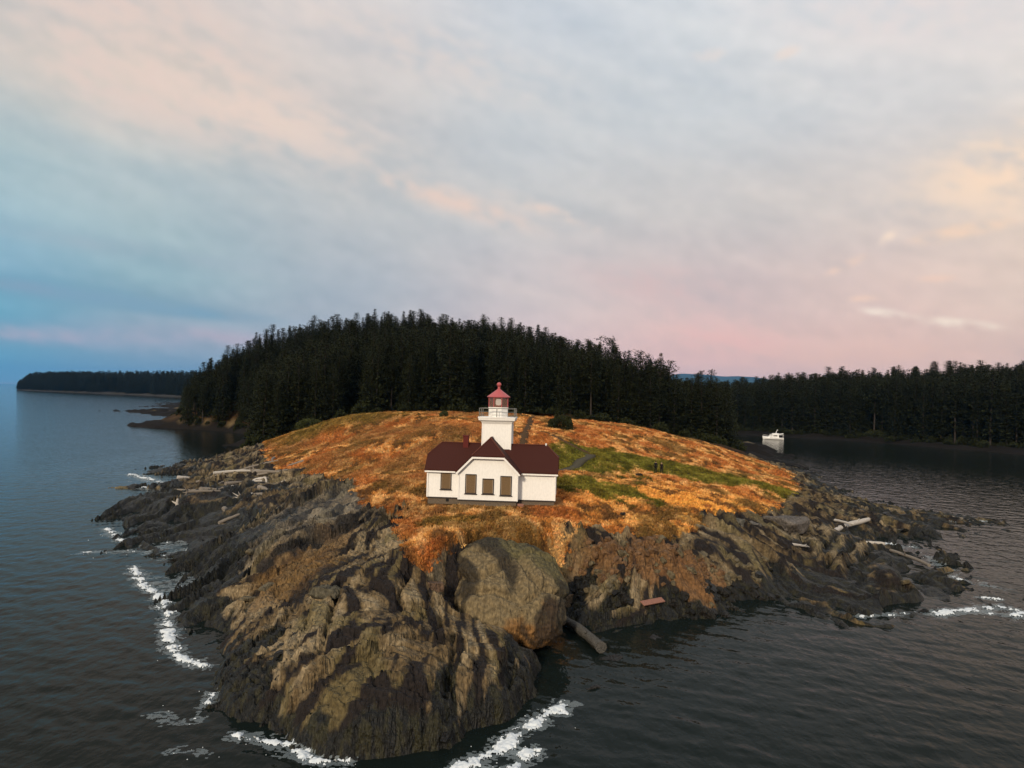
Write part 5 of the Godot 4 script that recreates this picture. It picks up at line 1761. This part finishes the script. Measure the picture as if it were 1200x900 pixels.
func sky_image() -> Image:
	var w := 2048
	var h := 1024
	var d := PackedByteArray()
	d.resize(w * h * 3)
	d.fill(150)
	var n1 := FastNoiseLite.new()
	noise(n1, FastNoiseLite.TYPE_SIMPLEX, 0.05, 4, 3)
	var n2 := FastNoiseLite.new()
	noise(n2, FastNoiseLite.TYPE_SIMPLEX, 0.16, 4, 4)
	var n3 := FastNoiseLite.new()
	noise(n3, FastNoiseLite.TYPE_SIMPLEX, 0.45, 3, 5)
	# clouds by column bins
	var bins := []
	for b in 72: bins.append([])
	for c in CLOUDS:
		var reach: float = c[2] * 2.4 / maxf(0.4, cos(deg_to_rad(c[1]))) + 3.0
		for b in 72:
			var mid := -177.5 + 5.0 * b
			if absf(wrapf(mid - c[0], -180, 180)) < reach + 2.5: bins[b].append(c)
	for y in h / 2 + 1:
		var el := 90.0 - (y + 0.5) * 180.0 / h
		var e := clampf(el, 0, 26)
		var j := 0
		while j < 4 and SKY_EL[j + 1] < e: j += 1
		var ty: float = smoothstep(0.0, 1.0, (e - SKY_EL[j]) / (SKY_EL[j + 1] - SKY_EL[j])) * 0.5 + 0.5 * (e - SKY_EL[j]) / (SKY_EL[j + 1] - SKY_EL[j])
		var col := []
		for k in 7:
			var a: Array = SKY_TINT[k][j]
			var b: Array = SKY_TINT[k][j + 1]
			col.append(Vector3(a[0], a[1], a[2]).lerp(Vector3(b[0], b[1], b[2]), ty))
		var top := smoothstep(26.0, 60.0, el)
		var ce := maxf(cos(deg_to_rad(el)), 0.05)
		for x in w:
			var az := wrapf((x + 0.5) * 360.0 / w, -180.0, 180.0)
			var ac := clampf(az, -34, 34)
			var i := 0
			while i < 5 and SKY_AZ[i + 1] < ac: i += 1
			var tx: float = (ac - SKY_AZ[i]) / (SKY_AZ[i + 1] - SKY_AZ[i])
			tx = tx * tx * (3.0 - 2.0 * tx) * 0.5 + tx * 0.5
			var c: Vector3 = col[i].lerp(col[i + 1], tx)
			var away := smoothstep(34.0, 110.0, absf(az))
			if away > 0.0: c = c.lerp(Vector3(218, 200, 190).lerp(Vector3(212, 212, 214), clampf(el / 26.0, 0, 1)), away)
			if top > 0.0: c = c.lerp(Vector3(204, 210, 219), top)
			# direction on a ball, so that the noise has no seam
			var ar := deg_to_rad(az)
			var px := sin(ar) * ce * 57.3
			var pz := cos(ar) * ce * 57.3
			var q := el * 1.9 + px * 0.5
			var m1 := n1.get_noise_3d(px * 0.55, q, pz * 0.55)
			var m2 := n2.get_noise_3d(px * 0.5, q * 1.25, pz * 0.5)
			var m3 := n3.get_noise_3d(px, el * 1.7 + px * 0.3, pz)
			c += Vector3(13, 9, 5) * m1 + Vector3(9, 7, 5) * m2 + Vector3(6, 5, 4.5) * m3
			for cl in bins[clampi(int((az + 180.0) / 5.0), 0, 71)]:
				var dx: float = wrapf(az - cl[0], -180, 180) * ce
				var dy: float = el - cl[1]
				var tilt: float = cl[4]
				var u: float = (dx + dy * tilt) / cl[2]
				var calm: bool = cl[0] < -15.0 and cl[0] > -40.0 and cl[1] < 9.0
				var v: float = (dy - dx * tilt + m1 * cl[3] * (0.35 if calm else 0.9)) / cl[3]
				var r := u * u + v * v
				if r < 4.0:
					var s: float = cl[6] * (exp(-r * 1.2) if cl[2] > 3.0 else 1.25 * exp(-r * r * 0.9)) * (clampf(0.9 + 0.8 * m2 + 0.4 * m3, 0.3, 1.2) if calm else clampf(0.85 + 1.4 * m2 + 0.6 * m1 + 1.1 * m3, 0.0, 1.35))
					c = c.lerp(Vector3(cl[5][0], cl[5][1], cl[5][2]), clampf(s, 0, 1))
			var o := (y * w + x) * 3
			d[o] = clampi(int(c.x + 0.5), 0, 255)
			d[o + 1] = clampi(int(c.y + 0.5), 0, 255)
			d[o + 2] = clampi(int(c.z + 0.5), 0, 255)
	return Image.create_from_data(w, h, false, Image.FORMAT_RGB8, d)

# ---------------------------------------------------------------- materials

func make_materials() -> void:
	var grit := tile(1024, 0.012, 5, FastNoiseLite.TYPE_SIMPLEX, 1, 0.45, 1.0)
	var chip := tile(1024, 0.01, 6, FastNoiseLite.TYPE_SIMPLEX, 2, 0.0, 1.0, true, 2.6)
	var ripple := tile(1024, 0.011, 4, FastNoiseLite.TYPE_SIMPLEX, 6, 0.0, 1.0, false, 1.7)
	var fleck := tile(512, 0.03, 4, FastNoiseLite.TYPE_SIMPLEX, 7, 0.62, 1.0)
	var boards := tile(512, 0.02, 3, FastNoiseLite.TYPE_SIMPLEX, 8, 0.95, 1.0, false, 3.0)
	var m := mat("rock", Color.WHITE, 0.88, 0.35)
	m.vertex_color_use_as_albedo = true
	textured(m, grit, chip, 22.0, 5.0)
	m = mat("wet_rock", Color.WHITE, 0.5, 0.35)
	m.vertex_color_use_as_albedo = true
	textured(m, grit, chip, 20.0, 4.0)
	m = mat("soil", Color.WHITE, 0.95, 0.2)
	m.vertex_color_use_as_albedo = true
	textured(m, grit, chip, 8.0, 3.0)
	m = mat("grass", Color.WHITE, 0.85, 0.25)
	m.vertex_color_use_as_albedo = true
	m.cull_mode = BaseMaterial3D.CULL_DISABLED
	m = mat("needles", Color.WHITE, 0.8, 0.2)
	m.vertex_color_use_as_albedo = true
	m.cull_mode = BaseMaterial3D.CULL_DISABLED
	m = mat("cloth", Color.WHITE, 0.9, 0.2)
	m.vertex_color_use_as_albedo = true
	mat("bark", lin(0.04, 0.033, 0.028), 0.9, 0.2)
	m = mat("far_rock", lin(0.036, 0.034, 0.03), 0.9, 0.2)
	m = mat("water", lin(0.0075, 0.0115, 0.010), 0.05, 0.1)
	textured(m, null, ripple, 5.0, 19.0)
	m = mat("foam", lin(0.66, 0.7, 0.71), 0.9, 0.3)
	m = mat("wash", Color(lin(0.46, 0.53, 0.54), 0.24), 0.6, 0.3)
	m.transparency = BaseMaterial3D.TRANSPARENCY_ALPHA
	m = mat("siding", lin(0.86, 0.845, 0.80), 0.6, 0.4)
	textured(m, boards, boards, 0.6, 2.2)
	m = mat("white_trim", lin(0.84, 0.82, 0.77), 0.55, 0.4)
	textured(m, boards, null, 0.0, 3.0)
	mat("dark_trim", lin(0.03, 0.022, 0.018), 0.6, 0.4)
	m = mat("board", lin(0.23, 0.145, 0.068), 0.7, 0.35)
	textured(m, fleck, boards, 0.5, 1.3)
	mat("old_wood", lin(0.36, 0.28, 0.2), 0.8, 0.3)
	m = mat("concrete", lin(0.2, 0.155, 0.11), 0.9, 0.3)
	textured(m, fleck, grit, 1.0, 1.4)
	mat("black", lin(0.01, 0.01, 0.01), 0.3, 0.4)
	m = mat("roof", lin(0.078, 0.021, 0.0135), 0.8, 0.3)
	textured(m, fleck, grit, 2.5, 1.6)
	m = mat("roof_cap", lin(0.1, 0.032, 0.02), 0.8, 0.3)
	m = mat("brick", lin(0.16, 0.03, 0.025), 0.85, 0.3)
	textured(m, fleck, grit, 1.5, 0.8)
	mat("rail", lin(0.12, 0.12, 0.105), 0.5, 0.5)
	m = mat("red", lin(0.42, 0.085, 0.085), 0.45, 0.5)
	m = mat("red_glass", Color(lin(0.3, 0.06, 0.03), 0.6), 0.08, 0.5)
	m.transparency = BaseMaterial3D.TRANSPARENCY_ALPHA
	m = mat("glass", Color(lin(0.2, 0.11, 0.06), 0.42), 0.05, 0.5)
	m.transparency = BaseMaterial3D.TRANSPARENCY_ALPHA
	m = mat("lamp", lin(0.85, 0.84, 0.8), 0.3, 0.5)
	m.emission_enabled = true
	m.emission = Color(1.0, 0.95, 0.86)
	m.emission_energy_multiplier = 1.0
	m = mat("path", lin(0.13, 0.11, 0.065), 0.9, 0.3)
	textured(m, grit, grit, 2.0, 2.0)
	m = mat("dirt", lin(0.16, 0.092, 0.042), 0.95, 0.2)
	textured(m, grit, grit, 3.0, 2.0)
	mat("boat", lin(0.8, 0.8, 0.78), 0.25, 0.5)
	m = mat("driftwood", lin(0.42, 0.36, 0.29), 0.85, 0.3)
	textured(m, grit, chip, 4.0, 1.2)
	m = mat("pale_log", lin(0.74, 0.68, 0.6), 0.85, 0.3)
	textured(m, fleck, chip, 4.0, 1.2)
	m = mat("old_log", lin(0.46, 0.43, 0.37), 0.8, 0.3)
	textured(m, chip, chip, 8.0, 1.1)
	m = mat("pink", lin(0.5, 0.24, 0.17), 0.8, 0.3)
	textured(m, grit, grit, 2.0, 0.9)
	mat("hill", lin(0.045, 0.06, 0.035), 0.95, 0.1)

# ---------------------------------------------------------------- all of it

func _ready() -> void:
	var t0 := Time.get_ticks_msec()
	var cam := Camera3D.new()
	cam.name = "camera"
	cam.fov = 50.0
	cam.near = 0.5
	cam.far = 90000.0
	cam.position = Vector3(0, 16.3, 0)
	cam.rotation_degrees = Vector3(0.873, 0.0, 1.5)
	add_child(cam)
	cam.current = true
	var we := WorldEnvironment.new()
	we.name = "air"
	var env := Environment.new()
	env.background_mode = Environment.BG_SKY
	var sky := Sky.new()
	var sm := PanoramaSkyMaterial.new()
	sm.panorama = ImageTexture.create_from_image(sky_image())
	sky.sky_material = sm
	env.sky = sky
	env.background_energy_multiplier = 1.0
	env.tonemap_mode = Environment.TONE_MAPPER_LINEAR
	env.tonemap_exposure = 1.0
	env.sdfgi_enabled = true
	env.ssao_enabled = true
	env.ssil_enabled = true
	env.fog_enabled = true
	env.fog_density = 0.000024
	env.fog_light_color = Color(0.36, 0.65, 0.92)
	we.environment = env
	add_child(we)
	var sun := DirectionalLight3D.new()
	sun.name = "low_sun"
	sun.light_color = Color(1.0, 0.925, 0.82)
	sun.light_energy = 0.95
	sun.light_angular_distance = 6.0
	sun.shadow_enabled = true
	add_child(sun)
	sun.look_at_from_position(Vector3.ZERO, Vector3(0.27, -0.36, -0.88))
	print("sky ", Time.get_ticks_msec() - t0)

	noise(n_low, FastNoiseLite.TYPE_SIMPLEX, 0.045, 2, 101)
	noise(n_mid, FastNoiseLite.TYPE_SIMPLEX, 0.22, 3, 102)
	noise(n_fine, FastNoiseLite.TYPE_SIMPLEX, 0.9, 3, 103)
	noise(n_cell, FastNoiseLite.TYPE_CELLULAR, 0.5, 1, 104)
	n_cell.cellular_return_type = FastNoiseLite.RETURN_DISTANCE2_SUB
	n_cell.cellular_jitter = 0.9
	noise(n_block, FastNoiseLite.TYPE_CELLULAR, 0.75, 1, 105)
	n_block.cellular_return_type = FastNoiseLite.RETURN_CELL_VALUE
	noise(n_ridge, FastNoiseLite.TYPE_SIMPLEX, 0.3, 4, 107)
	n_ridge.fractal_type = FastNoiseLite.FRACTAL_RIDGED
	noise(n_wave, FastNoiseLite.TYPE_SIMPLEX, 0.35, 3, 106)
	make_materials()
	print("materials ", Time.get_ticks_msec() - t0)
	shape_land()
	print("shape ", Time.get_ticks_msec() - t0)
	build_land()
	print("land ", Time.get_ticks_msec() - t0)
	build_sea()
	build_mountain()
	build_path()
	print("sea ", Time.get_ticks_msec() - t0)
	build_house()
	build_trees()
	print("trees ", Time.get_ticks_msec() - t0)
	boulders()
	build_boat()
	build_driftwood()
	build_people()
	print("things ", Time.get_ticks_msec() - t0)
	build_grass()
	build_foam()
	print("all ", Time.get_ticks_msec() - t0)
